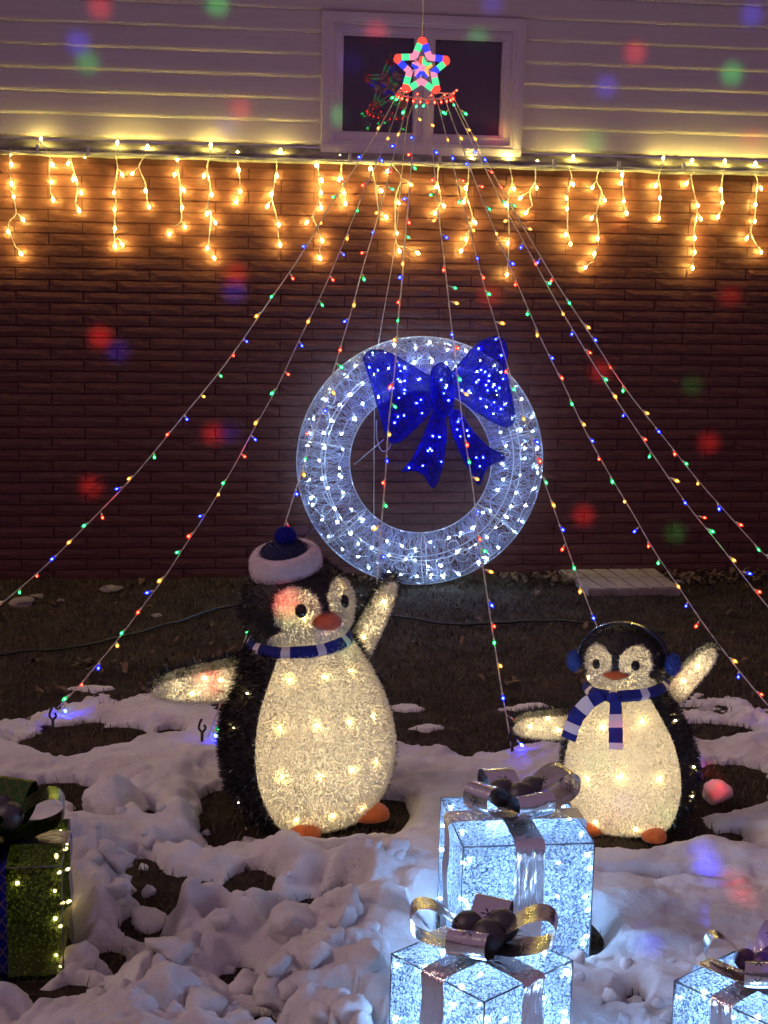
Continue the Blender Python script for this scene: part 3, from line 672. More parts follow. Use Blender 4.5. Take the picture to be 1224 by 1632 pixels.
# ================================================================== icicle lights
ICE = [
 (16, [(17,243),(18,260),(18,290),(21,312),(35,348),(13,367),(32,402)]), (76, [(65,226),(83,260),(81,288),(84,316)]), (118, [(133,247),(109,259),(117,283),(128,305),(125,333)]),
 (184, [(187,232),(194,277),(182,305),(183,332),(183,362),(183,390),(194,388)]), (232, [(235,240),(212,275),(232,302),(237,328)]), (284, [(283,252),(279,276),(292,301),(290,329),(294,360),(271,371)]),
 (334, [(336,237),(326,278),(337,308),(330,338),(342,353),(331,394),(341,409)]), (381, [(379,249),(380,268),(383,303),(377,319)]), (440, [(447,246),(441,278),(433,307),(427,327),(444,356),(446,388)]),
 (507, [(504,261),(512,285),(511,305),(511,329),(490,353),(513,381),(510,409)]), (545, [(542,255),(541,283),(548,305),(550,322)]), (592, [(590,267),(606,302),(614,344)]),
 (630, [(618,271),(652,292),(635,322),(632,370),(636,398),(664,402)]), (700, [(698,261),(695,296),(707,326),(694,338)]), (747, [(753,258),(743,297),(740,320),(757,353),(744,379),(736,398)]),
 (812, [(812,257),(819,299),(807,324),(810,385),(808,436)]), (853, [(857,264),(855,298),(831,314),(840,337)]), (907, [(914,256),(913,292),(903,314),(904,331),(902,372),(909,387)]),
 (955, [(963,271),(945,297),(963,317),(944,346),(953,378),(948,402),(934,425)]), (994, [(992,276),(990,290),(994,319),(998,337)]), (1052, [(1058,256),(1046,293),(1052,314),(1050,346)]),
 (1106, [(1104,261),(1095,291),(1112,326),(1116,347),(1107,377),(1107,400),(1104,425)]), (1153, [(1156,262),(1149,300),(1151,321),(1145,344)]), (1203, [(1205,265),(1212,298),(1204,324),(1203,351),(1191,378),(1212,400)]),
 (-36, [(-34,236),(-42,266),(-30,292),(-38,316),(-33,350)]), (-86, [(-84,234),(-80,262),(-90,290)]), (1254, [(1256,268),(1248,300),(1258,326)]), (1302, [(1302,270),(1296,302),(1308,330),(1300,356),(1298,384)]),
]
ice = thing('icicle_light_string', 'warm white icicle light string hung along the ledge above the brick', 'string lights', (0, -.06, Z_LEDGE))
IB = Vector(ice.location)
def ledge_px(x): return 240+(x/1224)*38
cab = MB(); rj = random.Random(8)
for rep, (amp, zo) in enumerate(((.006, .012), (.008, .006))):
    pts = []
    for i in range(240):
        x = -2.35+4.9*i/239; pts.append(Vector((x, -.064-.006*rep+.004*mnoise.noise((x*9, rep*5, 0)), Z_LEDGE+zo-.004+amp*mnoise.noise((x*6, rep*3+1, 2))))-IB)
    cab.tube(pts, .0030, 5)
cab.build('cable', M['whitecable'], ice)
for xc in (140, 362, 557, 882, 1088, 60, 700, 985):
    p = at_wall(xc, ledge_px(xc)-4, -.055); c_ = MB(); c_.box(Vector((p.x, -.062, Z_LEDGE+.016))-IB, (.013, .020, .044), bev=.002); c_.build('clip', M['clip'], ice)
for xd, bl in ICE:
    yt = ledge_px(xd); Yd = -.036
    top = at_wall(xd, yt, -.064); path = [top-IB]
    ends = []
    for (bx, by) in bl:
        Yb = -.034+rj.uniform(-.010, .010)
        if by < yt+2: pb = at_wall(bx, by-3, -.050); pb.y = -.040; ends.append((pb-IB, None)); continue
        pp = at_wall(xd+.45*(bx-xd)+rj.uniform(-1.5, 1.5), by-9, Yd+rj.uniform(-.012, .012)); pb = at_wall(bx, by, Yb)
        path.append(pp-IB); ends.append((pb-IB, pp-IB))
    st = MB(); sp = smooth_path(path, 6)
    # two twisted conductors
    for ph in (0, math.pi):
        st.tube([p+Vector((math.cos(i*1.3+ph)*.0016, math.sin(i*1.3+ph)*.0016, 0)) for i, p in enumerate(sp)], .0019, 4)
    for pb, pp in ends:
        if pp is not None: st.tube([pp, pp.lerp(pb, .5)+Vector((0, 0, .003)), pb], .0016, 4)
        else: st.tube([top-IB, (top-IB).lerp(pb, .6)+Vector((0, -.004, -.002)), pb], .0016, 4)
    so = st.build('strand', M['whitecable'], ice)
    for pb, pp in ends:
        d = Vector((0, -.2, 1)) if pp is None else (pb-pp)+Vector((0, 0, -.012))
        add_bulb('warm', so, pb-d.normalized()*.008, d, rj.uniform(1.05, 1.3))

# ================================================================== star with a cascade of light strands
SY = -.42
sc_ = at_wall(672, 108, SY); star = thing('star_light_cascade', 'lit multicoloured star with coloured light strands fanning down to the lawn', 'star light', sc_.to_tuple()); SB = sc_
SR = (at_wall(672, 60, SY)-sc_).length
EM = dict(red=emit('star_red', (1, .06, .04), 1.9), blue=emit('star_blue', (.02, .03, 1), 2.6), green=emit('star_green', (.10, 1, .38), 1.15), pink=emit('star_pink', (1, .32, .50), 1.05), amber=emit('star_amber', (1, .45, .10), 1.3))
def star_pt(i, ro, ri): a = math.pi/2+i*math.pi/5; r = ro if i % 2 == 0 else ri; return Vector((math.cos(a)*r, 0, math.sin(a)*r))
tip = ['red']*5
seq = {0: ('green', 'pink'), 1: ('pink', 'green'), 2: ('blue', 'pink'), 3: ('pink', 'green'), 4: ('green', 'blue'), 5: ('pink', 'green'), 6: ('green', 'pink'), 7: ('blue', 'green'), 8: ('blue', 'pink'), 9: ('pink', 'blue')}
for i in range(10):
    A = star_pt(i, SR, SR*.44); B = star_pt(i+1, SR, SR*.44)
    if i % 2 == 1: A, B = B, A                      # A = point, B = notch
    cols = ['red', *(('blue', 'pink') if i in (2, 8, 9) else ('green', 'pink')), ]
    if i == 7: cols = ['red', 'green', 'blue']
    for k, cname in enumerate(cols):
        t0, t1 = ((0, .34), (.34, .72), (.72, 1.02))[k]
        s = MB(); p0, p1 = A.lerp(B, t0), A.lerp(B, t1); rr = .0145
        s.tube([p0, p0.lerp(p1, .33), p0.lerp(p1, .66), p1], [rr*(.55 if k == 0 else 1), rr, rr, rr*.95], 8); s.build('outer_tube', EM[cname], star)
for i, cn in enumerate(('red', 'pink', 'blue', 'pink', 'blue', 'blue', 'amber', 'amber', 'green', 'green')):
    A = star_pt(i, SR*.36, SR*.15); B = star_pt(i+1, SR*.36, SR*.15)
    s = MB(); s.tube([A+Vector((0, -.006, 0)), B+Vector((0, -.006, 0))], [.008, .008], 6); s.build('inner_tube', EM[cn], star)
b = MB(); b.ellipsoid((0, .004, 0), (.018, .010, .018), 12, 8); b.build('hub', EM['pink'], star)
b = MB()                                             # dark plastic backing
for i in range(10): b.tube([star_pt(i, SR*.98, SR*.44)+Vector((0, .013, 0)), star_pt(i+1, SR*.98, SR*.44)+Vector((0, .013, 0))], .006, 5)
for i in range(5): b.tube([Vector((0, .013, 0)), star_pt(2*i+1, SR, SR*.44)+Vector((0, .013, 0))], .004, 5)
b.build('backing', M['clip'], star)
b = MB(); b.tube([(0, .005, SR), (0, .01, 3.5-SB.z)], .0022, 5); b.build('hanging_cord', M['whitecable'], star)
# ring the strands leave from
ringL, ringR = at_wall(633, 152, SY)-SB, at_wall(721, 153, SY)-SB; rc_ = (ringL+ringR)/2+Vector((0, 0, .012)); rw = (ringR-ringL).length/2
RA = lambda a: rc_+Vector((rw*math.cos(a), -rw*.55*math.sin(a), -.030*math.sin(a)))
b = MB(); b.tube([RA(math.pi*i/16) for i in range(17)], .0032, 5)
b.tube([RA(0), star_pt(6, SR, SR)], .003, 5); b.tube([RA(math.pi), star_pt(4, SR, SR)], .003, 5); b.build('strand_ring', M['clip'], star)
for i in range(13):
    a = math.pi*(i+.2)/12.4; p = RA(a); ringo = add_bulb('red', star, p+Vector((0, -.004, -.002)), (math.cos(a)*.3, -.25, -1), 1.15)
    if i % 2 == 0: add_bulb('red', star, p+Vector((.008, -.010, .010)), (.4, -.8, .3), 1.05)
STR = [  # top (px), way point (px), ground end (px)
 ((637, 160), (397, 520), (-110, 1048)), ((640, 164), (410, 680), (92, 1128)), ((648, 168), (537, 575), (330, 1178)), ((655, 170), (633, 510), (580, 1190)),
 ((692, 170), (729, 600), (815, 1192)), ((700, 168), (795, 545), (1010, 1140)), ((708, 166), (915, 640), (1238, 1140)), ((716, 163), (880, 462), (1405, 1160)), ((719, 160), (886, 462), (1520, 1125))]
CYC = ('green', 'yellow', 'blue', 'red'); rs_ = random.Random(31); stake_px = []
for si, (tp, wp, ep) in enumerate(STR):
    A = RA(math.pi*(1-(si+.5)/9)); B = at_ground(*ep, .03)
    best = None
    for s in np.linspace(-.1, .5, 61):
        for t in np.linspace(.1, .9, 41):
            p = (SB+A).lerp(B, t)-Vector((0, 0, s*4*t*(1-t))); x, y = project(p); e = (x-wp[0])**2+(y-wp[1])**2
            if best is None or e < best[0]: best = (e, s)
    sag = min(best[1], .32)
    fn = lambda t: (SB+A).lerp(B, t)-Vector((0, 0, sag*4*t*(1-t)))-SB+Vector((.006*mnoise.noise((t*9, si, 0)), .004*mnoise.noise((t*9, si, 5)), .006*mnoise.noise((t*11, si, 9))))
    n = 70; pts = [fn(i/n) for i in range(n+1)]; s = MB()
    for ph in (0, math.pi): s.tube([p+Vector((math.cos(i*1.9+ph)*.0015, math.sin(i*1.9+ph)*.0015, 0)) for i, p in enumerate(pts)], .0017, 4)
    Ltot = sum((pts[i+1]-pts[i]).length for i in range(n)); gap = .104; nb = int(Ltot/gap); bl = []
    for j in range(nb):
        t = (.35+j+rs_.uniform(-.24, .24))*gap/Ltot
        if t > .985: break
        p = fn(t); tang = (fn(t+.01)-p).normalized(); d = (tang*.6+Vector((rs_.uniform(-1, 1), -abs(rs_.uniform(.1, .8)), rs_.uniform(-.6, .3)))).normalized()
        q_ = p+d*rs_.uniform(.006, .026); s.tube([p, q_], .0013, 4); bl.append((q_, d, CYC[j % 4]))
    so = s.build('strand', M['clearcable'], star)
    for q_, d, cn in bl: add_bulb(cn, so, q_, d, rs_.uniform(1.05, 1.35))
    zz = snow_h(B.x+.02, B.y-.02); add_bulb('deep', so, Vector((B.x+.02, B.y-.02, zz+.024))-SB, (.3, -.4, -.3), 1.3)
# feed cable dropping behind the wreath
fp = [at_wall(x, y, Y)-SB for x, y, Y in ((668, 150, -.42), (650, 190, -.38), (640, 280, -.3), (628, 400, -.22), (606, 530, -.10), (598, 600, -.05), (596, 760, -.035), (596, 900, -.05))]
b = MB(); b.tube(smooth_path(fp, 8), .0020, 5); b.build('feed_cable', M['clearcable'], star)
for (x, y), lab in (((84, 1146), 'black stake with open clip in the snow at far left'), ((322, 1186), 'black stake in the snow below the big penguin left wing tip'), ((816, 1200), 'black stake in the snow left of the small penguin')):
    g = at_ground(x, y, .03); z = snow_h(g.x, g.y); t = thing('light_stake', lab, 'stake', (g.x, g.y, z), 'stakes holding the light strands')
    b = MB(); b.tube([(0, 0, -.06), (0, 0, .035)], [.003, .006], 6); b.build('spike', M['black'], t)
    b = MB(); b.tube(smooth_path([(0, 0, .030), (-.010, 0, .045), (-.006, 0, .065), (0, 0, .075)], 4), .004, 6); b.tube(smooth_path([(0, 0, .030), (.011, 0, .043), (.007, 0, .055)], 4), .004, 6); b.build('hook', M['black'], t)

# ================================================================== wreath
wc = at_wall(671, 736, -.17); Rm, ra, rd = .456, .122, .072
wre = thing('light_wreath', 'big silver mesh wreath with cool white lights leaning on the brick wall', 'wreath', (wc.x, wc.y, 0)); WB = Vector(wre.location); wz = wc.z
lean = rad(5)
def wpt(th, ph, k=1.0):
    R_ = Rm+ra*k*math.cos(ph); y = -rd*k*math.sin(ph); x, z = R_*math.cos(th), R_*math.sin(th)
    return Vector((x, y*math.cos(lean)+z*math.sin(lean)*.6, z*math.cos(lean)+wz+y*math.sin(lean)*-1))
b = MB()
for ph in (0, math.pi, math.pi*.5, math.pi*1.5): b.tube([wpt(2*math.pi*i/96, ph) for i in range(96)], .0030, 5, closed=True)
for i in range(7): b.tube([wpt(2*math.pi*(i+.3)/7, 2*math.pi*j/20) for j in range(20)], .0026, 5, closed=True)
b.build('frame', M['silver'], wre)
def ribbons(paths, wdt):
    V = []; F = []
    for pts, nrm in paths:
        o = len(V)
        for i, p in enumerate(pts):
            a = pts[max(i-1, 0)]; c_ = pts[min(i+1, len(pts)-1)]; t = (c_-a).normalized(); sd = t.cross(nrm[i])
            if sd.length < 1e-4: sd = t.orthogonal()
            sd = sd.normalized()*wdt/2; V.append(tuple(p-sd)); V.append(tuple(p+sd))
        for i in range(len(pts)-1): F.append((o+2*i, o+2*i+1, o+2*i+3, o+2*i+2))
    return V, F
def wreath_threads(n, seed):
    R = random.Random(seed); paths = []
    for i in range(n):
        th = R.uniform(0, 2*math.pi); ph = R.uniform(0, 2*math.pi); dth = R.uniform(-.34, .34); dph = R.uniform(.5, 3.2)*R.choice((-1, 1)); m_ = 12; wob = R.uniform(0, 9)
        pts = []; nr = []
        for j in range(m_+1):
            t = j/m_; a = th+dth*t+.012*math.sin(t*7+wob); q_ = ph+dph*t; k = 1+.012*math.sin(t*11+wob); pts.append(wpt(a, q_, k)); nr.append((wpt(a, q_, 1.1)-wpt(a, q_, .9)).normalized()+Vector((R.uniform(-.5, .5), R.uniform(-.5, .5), R.uniform(-.5, .5))))
        paths.append((pts, nr))
    # denser along the outer rim and the top
    for i in range(n//3):
        th = R.uniform(0, 2*math.pi); ph = R.gauss(0, .45); pts = []; nr = []
        if i % 2: th = R.gauss(math.pi/2, .5); ph = R.uniform(0, 3.0)
        for j in range(7):
            t = j/6; a = th+.10*t*R.choice((-1, 1)); pts.append(wpt(a, ph+.9*t, 1.0)); nr.append(Vector((R.uniform(-1, 1), -1, R.uniform(-1, 1))))
        paths.append((pts, nr))
    V, F = ribbons(paths, .0011); me = bpy.data.meshes.new('mesh_cover'); me.from_pydata(V, [], F); me.materials.append(M['thread']); me.update(); return me
tag(link('mesh_cover', wreath_threads(2600, 3), wre), kind='stuff')
rw_ = random.Random(12); bl = []
for (ph, n, k) in ((2.25, 34, .93), (1.45, 42, .95), (.70, 46, .93)):
    s = MB(); pts = []
    for i in range(n):
        th = 2*math.pi*(i+rw_.uniform(-.25, .25))/n; q_ = ph+rw_.uniform(-.14, .14); pb = wpt(th, q_, k); bl.append((pb, th))
        pts.append(wpt(th, q_, k-.06)); pts.append(wpt(th+math.pi/n+rw_.uniform(-.02, .02), q_+rw_.uniform(-.34, .34), k-.05+rw_.uniform(-.1, .06)))
    s.tube(smooth_path(pts+[pts[0]], 4), .0021, 4); cab_ = s.build('light_cable', M['silver'], wre)
    for pb, th in bl[-n:]:
        add_bulb('cool', cab_, pb, Vector((rw_.uniform(-1, 1)-.5*math.sin(th), -.35, rw_.uniform(-1, 1)+.5*math.cos(th))), rw_.uniform(.9, 1.2))
for i in range(20):                                  # slack loops of cable
    th = rw_.uniform(0, 6.28); ph = rw_.uniform(.7, 2.3); pts = []
    for j in range(15):
        t = j/14*5.2; pts.append(wpt(th+.07*math.cos(t)+.01*j/14, ph+.32*math.sin(t), .86))
    s = MB(); s.tube(pts, .0020, 4); s.build('cable_loop', M['silver'], wre)
b = MB(); b.tube([at_wall(612, 700, -.2)-WB, at_wall(565, 740, -.14)-WB], .0025, 5); b.tube([at_wall(558, 780, -.22)-WB, at_wall(485, 858, -.15)-WB], .0017, 5)
b.tube(smooth_path([at_wall(x, y, -.26)-WB for x, y in ((600, 670), (601, 700), (608, 718), (618, 717), (624, 705))], 5), .0028, 5); b.build('stay_wire', M['silver'], wre)
# blue bow -------------------------------------------------------
def pillow(outline_px, thick, Yc, name, nthreads, nb, seed, tilt=0.0):
    R = random.Random(seed); pts = [at_wall(x, y, Yc)-WB for x, y in outline_px]
    sp = smooth_path(pts+[pts[0]], 5)[:-1]; n = len(sp); c_ = sum(sp, Vector())/n; c_.y = sp[0].y; K = 9
    def P(sg, k, i):
        t = k/K; s = 1-t; p = c_.lerp(sp[i % n], s); h = thick*(1-s**2.4)**.5
        bump = .008*mnoise.noise((p.x*18, p.z*18, sg*3+seed)); return Vector((p.x, c_.y+tilt*(p.x-c_.x)-sg*h+bump*(1-s), p.z))
    b = MB()
    for sg in (1, -1): b.grid([[P(sg, k, i) for i in range(n)] for k in range(K+1)], closev=True)
    o = b.build(name, M['bowskin'], wre)
    w_ = MB(); w_.tube([P(1, 0, i) for i in range(n)], .003, 5, closed=True); w_.build('edge_wire', M['bluethread'], o)
    paths = []
    for _ in range(nthreads):
        i0 = R.uniform(0, n); k0 = R.uniform(0, K); di = R.uniform(-n*.16, n*.16); dk = R.uniform(-4, 4); sg = 1 if R.random() < .8 else -1; pp = []; nn = []
        for j in range(7):
            t = j/6; k = min(max(k0+dk*t, 0), K); ii = i0+di*t; i1 = int(math.floor(ii)); fr = ii-i1; k1 = min(int(k), K-1); fk = k-k1
            p = P(sg, k1, i1).lerp(P(sg, k1, i1+1), fr).lerp(P(sg, k1+1, i1).lerp(P(sg, k1+1, i1+1), fr), fk)+Vector((0, -sg*R.uniform(0, .004), 0)); pp.append(p); nn.append(Vector((R.uniform(-.7, .7), -1, R.uniform(-.7, .7))))
        paths.append((pp, nn))
    V, F = ribbons(paths, .0013); me = bpy.data.meshes.new('tinsel_threads'); me.from_pydata(V, [], F); me.materials.append(M['bluethread']); me.update(); tag(link('tinsel_threads', me, o), kind='stuff')
    for j in range(nb):
        k = K*(.15+.8*R.random()**.7); i = R.randrange(n); k1 = min(int(k), K-1); p = P(1, k1, i); add_bulb('deep', o, p+Vector((0, .008, 0)), (R.uniform(-.6, .6), -1, R.uniform(-.6, .6)), R.uniform(.9, 1.2))
    return o
YB = -.285
pillow([(578, 570), (590, 558), (620, 562), (665, 588), (694, 606), (700, 628), (684, 660), (655, 690), (632, 706), (618, 700), (606, 665), (594, 620)], .052, YB, 'bow_loop', 520, 17, 1, .1)
pillow([(714, 602), (740, 572), (765, 545), (795, 536), (808, 556), (806, 590), (816, 640), (819, 668), (806, 680), (778, 668), (745, 645), (722, 628)], .055, YB, 'bow_loop', 560, 18, 2, -.1)
pillow([(690, 655), (706, 655), (712, 690), (708, 730), (700, 762), (690, 778), (676, 758), (662, 750), (640, 750), (655, 733), (672, 700)], .026, YB-.01, 'bow_tail', 300, 8, 3, .1)
pillow([(716, 655), (732, 655), (752, 685), (778, 712), (804, 727), (786, 738), (774, 748), (764, 773), (752, 758), (736, 725), (722, 692)], .026, YB-.012, 'bow_tail', 300, 8, 4, -.1)
pillow([(688, 588), (702, 578), (716, 588), (724, 620), (720, 655), (706, 664), (692, 655), (686, 620)], .050, YB-.035, 'bow_knot', 420, 4, 5)

# ================================================================== penguins
def scatter(verts, faces, n, length, width, seed, droop=.3, curl=.5, spread=.9, flip=1):
    """tinsel fibres standing on a surface: one tapered strip each"""
    R = np.random.default_rng(seed); T = []
    for f in faces:
        T.append((f[0], f[1], f[2]))
        if len(f) == 4: T.append((f[0], f[2], f[3]))
    T = np.array(T); Vv = np.array([tuple(v) for v in verts]); A, B, C_ = Vv[T[:, 0]], Vv[T[:, 1]], Vv[T[:, 2]]; nr = np.cross(B-A, C_-A); ar = np.linalg.norm(nr, axis=1)+1e-12
    k = R.choice(len(T), n, p=ar/ar.sum()); u = R.random(n); v = R.random(n); sw = u+v > 1; u[sw] = 1-u[sw]; v[sw] = 1-v[sw]
    P = A[k]+(B-A)[k]*u[:, None]+(C_-A)[k]*v[:, None]; Nn = nr[k]/ar[k][:, None]*flip
    rnd = R.normal(size=(n, 3)); D = Nn+spread*rnd*.5+np.array([0, 0, -droop]); D /= np.linalg.norm(D, axis=1)[:, None]
    L = length*R.uniform(.55, 1.25, n)[:, None]; S = np.cross(D, R.normal(size=(n, 3))); S /= np.linalg.norm(S, axis=1)[:, None]; W = width*R.uniform(.6, 1.2, n)[:, None]*.5
    m_ = P+D*L*.55; D2 = D+curl*R.normal(size=(n, 3))*.6; D2 /= np.linalg.norm(D2, axis=1)[:, None]; e = m_+D2*L*.5
    P = P-Nn*.002
    V = np.stack([P-S*W, P+S*W, m_+S*W, m_-S*W, e], 1).reshape(-1, 3); o = np.arange(n)[:, None]*5
    Q = np.concatenate([o+np.array([0, 1, 2]), o+np.array([0, 2, 3]), o+np.array([3, 2, 4])]); return V, Q
def fur(name, mb, material, parent, n, length, width, seed, **kw):
    V, Q = scatter(mb.v, mb.f, n, length, width, seed, **kw); me = np_mesh(name, V, Q, material, False); return tag(link(name, me, parent), kind='stuff')

def interp(prof, h):
    hs = [p[0] for p in prof]; rs = [p[1] for p in prof]
    # monotone smooth interpolation
    for i in range(len(hs)-1):
        if h <= hs[i+1]:
            t = (h-hs[i])/(hs[i+1]-hs[i]); m0 = (rs[i+1]-rs[max(i-1, 0)])/(hs[i+1]-hs[max(i-1, 0)]+1e-9)*(hs[i+1]-hs[i]); j = min(i+2, len(hs)-1); m1 = (rs[j]-rs[i])/(hs[j]-hs[i]+1e-9)*(hs[i+1]-hs[i])
            return (2*t**3-3*t*t+1)*rs[i]+(t**3-2*t*t+t)*m0+(-2*t**3+3*t*t)*rs[i+1]+(t**3-t*t)*m1
    return rs[-1]

def make_penguin(spec):
    S = spec['scale']; base = at_ground(*spec['base'], 0); bz = float(ground_z(np.array([[base.x]]), np.array([[base.y]]))[0, 0])+.012
    root = thing(spec['name'], spec['label'], 'light figure', (base.x, base.y, bz))
    d = Vector((CAM.x-base.x, CAM.y-base.y, 0)).normalized(); rt = Vector((-d.y, d.x, 0))     # rt = image right
    fc = (d*math.cos(spec['yaw'])+rt*math.sin(spec['yaw'])).normalized()
    Rz = Matrix((( -fc.y, -fc.x, 0), (fc.x, -fc.y, 0), (0, 0, 1)))      # local -Y -> fc
    tilt = Matrix.Rotation(spec['lean'], 3, d)
    M3 = tilt @ Rz; M4 = M3.to_4x4(); M4.translation = (base.x, base.y, bz); root.matrix_world = M4; Mi = M4.inverted()
    prof = spec['prof']; H = prof[-1][0]; dep = .92
    def body(ph, h): r = interp(prof, h); return Vector((r*math.sin(ph), -r*dep*math.cos(ph), h))
    def edge(h): t = h/H; return rad(spec['half'])*(1-.10*(2*t-1)**2-.10*max(0, (t-.7)/.3)**1.2)
    nh = 40
    belly = MB(); belly.grid([[body(-edge(H*i/nh)+2*edge(H*i/nh)*j/36, H*i/nh) for j in range(37)] for i in range(nh+1)])
    back = MB(); back.grid([[body(edge(H*i/nh)+(2*math.pi-2*edge(H*i/nh))*j/36, H*i/nh) for j in range(37)] for i in range(nh+1)])
    back.add([body(2*math.pi*j/24, 0) for j in range(24)], [tuple(range(24))])
    bo = back.build('body', M['blackskin'], root); fo = belly.build('belly', M['belly'], root)
    fl = S
    fur('fibres', belly, M['whitefur'], fo, spec['nwhite'], .0095*fl, .0023*fl, 1, droop=.25, flip=-1, spread=1.6)
    fur('fibres', back, M['blackfur'], bo, spec['nblack'], .022*fl, .0026*fl, 2, droop=.35, flip=-1)
    # head
    hx, hy, hz, hc = spec['head']
    def hp(a, b_, k=1.0):
        # front of the head from its silhouette coordinates
        y = math.sqrt(max(0, 1-a*a-b_*b_)); return Vector((hx*a*k, -hy*y*k, hc+hz*b_*k))
    def isface(a, b_):
        lob = min(math.hypot((a-.43)/.36, (b_-.12)/.50), math.hypot((a+.43)/.36, (b_-.12)/.50)); low = math.hypot(a/.80, (b_+.46)/.38)
        return min(lob, low) < 1
    head = MB(); head.ellipsoid((0, 0, hc), (hx, hy, hz), 64, 44); 
    hf = MB(); hf.v = head.v
    for f in head.f:
        c_ = sum((Vector(head.v[i]) for i in f), Vector())/4; a, b_ = c_.x/hx, (c_.z-hc)/hz
        if not (c_.y < 0 and isface(a*1.03, b_*1.03) and isface(a*.97, b_*.97)): hf.f.append(f); hf.mi.append(0)
    ho = hf.build('head', M['blackskin'], root)
    face = MB(); ng = 90; idx = {}; fv = []; ff = []
    for i in range(ng+1):
        for j in range(ng+1):
            a, b_ = -.96+1.92*i/ng, -.92+1.7*j/ng
            if a*a+b_*b_ < .965: idx[i, j] = len(fv); fv.append(hp(a, b_, 1.014))
    for i in range(ng):
        for j in range(ng):
            a, b_ = -.96+1.92*(i+.5)/ng, -.92+1.7*(j+.5)/ng
            if isface(a, b_) and all(k in idx for k in ((i, j), (i+1, j), (i+1, j+1), (i, j+1))): ff.append((idx[i, j], idx[i+1, j], idx[i+1, j+1], idx[i, j+1]))
    used = sorted({v for f in ff for v in f}); rm = {v: k for k, v in enumerate(used)}; face.add([fv[v] for v in used], [tuple(rm[v] for v in f) for f in ff])
    fco = face.build('face', M['belly'], root); fur('fibres', face, M['whitefur'], fco, spec['nwhite']//4, .012*fl, .0032*fl, 3, droop=.1, spread=1.4)
    fur('fibres', hf, M['blackfur'], ho, spec['nblack']//3, .019*fl, .0020*fl, 4, droop=.1)
    # eyes, beak
    for s in (-1, 1):
        a, b_ = s*spec['eye'][0], spec['eye'][1]; p = hp(a, b_, 1.03); nrm = Vector((p.x/hx**2, p.y/hy**2, (p.z-hc)/hz**2)).normalized(); e = MB(); er = spec['eye'][2]
        e.ellipsoid((0, 0, 0), (er, er*1.15, er*.55), 16, 10); eo = e.build('eye', M['eye'], root, loc=p+nrm*.003, rot=nrm.to_track_quat('Z', 'Y'))
    bk = MB(); p = hp(0, spec['beak'][0], 1.0); bw, bh, bd = spec['beak'][1:]; P = []
    for i in range(9):
        t = i/8; r = math.sqrt(max(0, 1-t**2.2)); row = []
        for j in range(18):
            an = 2*math.pi*j/18; cx = math.copysign(abs(math.cos(an))**(1.0), math.cos(an)); sz = math.sin(an)
            if spec['diamond']: k = 1/(abs(cx)+abs(sz)*.999+1e-6); k = k**.75
            else: k = 1
            row.append(Vector((cx*k*bw*r, -bd*t, sz*k*bh*r-bh*.35*t)))
        P.append([p+Vector((0, .012, 0))+v for v in row])
    bk.grid(P, closev=True); bk.build('beak', M['orange'], root)
    # feet
    for s in (-1, 1):
        ft = MB(); fr = spec['foot']; ph = s*spec['footang']; r0 = interp(prof, .02); c_ = Vector((r0*1.02*math.sin(ph), -r0*dep*1.02*math.cos(ph), fr[2]*.35))
        ft.ellipsoid((0, 0, 0), fr, 18, 10, warp=lambda v: Vector((v.x, v.y, max(v.z, -fr[2]*.4)))); o = ft.build('foot', M['orange'], root, loc=c_); o.rotation_euler.z = ph
    # flippers: padded paddles, white in front and black behind
    ivec = (M3.inverted() @ rt, Vector(M3.inverted() @ Vector((0, 0, 1))), M3.inverted() @ d)
    for (p0, p1, wd0, wd1, off0, off1, lit) in spec['wings']:
        dd = (CAM-Vector((base.x, base.y, .3))).length
        def at_depth(px_, off): # point on the pixel ray, off metres nearer the viewer than the figure's axis
            r_ = ray(*px_); k = ((Vector((base.x, base.y, 0))-CAM).dot(d)+off)/r_.dot(d); return Mi @ (CAM+r_*k)
        A, B = at_depth(p0, off0), at_depth(p1, off1); ax = (B-A); L = ax.length; ax.normalize(); nrm = (ivec[2]-ax*ivec[2].dot(ax)).normalized(); sd = ax.cross(nrm)
        fr_, bk_ = MB(), MB(); nu, nv = 26, 10
        for mb_, sg in ((fr_, 1), (bk_, -1)):
            P = []
            for i in range(nu+1):
                t = i/nu; ww = (wd0+(wd1-wd0)*t)*(1-max(0, (t-.55)/.45)**2.4)**.5; row = []
                for j in range(nv+1):
                    a = -math.pi/2+math.pi*j/nv; y = math.sin(a); hth = .024*S*math.cos(a)*(ww/wd0)**.5
                    row.append(A+ax*(t*L)+sd*(y*ww*(1 if sg > 0 else 1.16))+ivec[1]*(0 if sg > 0 else .024*S)+nrm*(sg*hth*(1 if sg > 0 else 1.25)))
                P.append(row if sg < 0 else row[::-1])
            mb_.grid(P)
        fo_ = fr_.build('wing', M['belly'], root); 
        def flipof(mb_, want):
            t = 0
            for f in mb_.f: a_, b_, c_ = (Vector(mb_.v[i]) for i in f[:3]); t += (b_-a_).cross(c_-a_).dot(want)
            return 1 if t > 0 else -1
        fur('fibres', fr_, M['whitefur'], fo_, spec['nwhite']//7, .011*fl, .0022*fl, 6, droop=.2, spread=1.5, flip=flipof(fr_, nrm))
        bo_ = bk_.build('wing_back', M['blackskin'], root); fur('fibres', bk_, M['blackfur'], bo_, spec['nblack']//7, .026*fl, .0022*fl, 7, droop=.3, flip=flipof(bk_, -nrm))
        bvh = BVHTree.FromPolygons([Vector(v) for v in fr_.v], fr_.f)
        for px_ in lit:
            o_, r_ = Mi @ CAM, Mi.to_3x3() @ ray(*px_); hit = bvh.ray_cast(o_, r_.normalized())
            if hit[0] is not None: add_bulb('penguin', fo_, hit[0]+r_.normalized()*.010, -r_, .9)
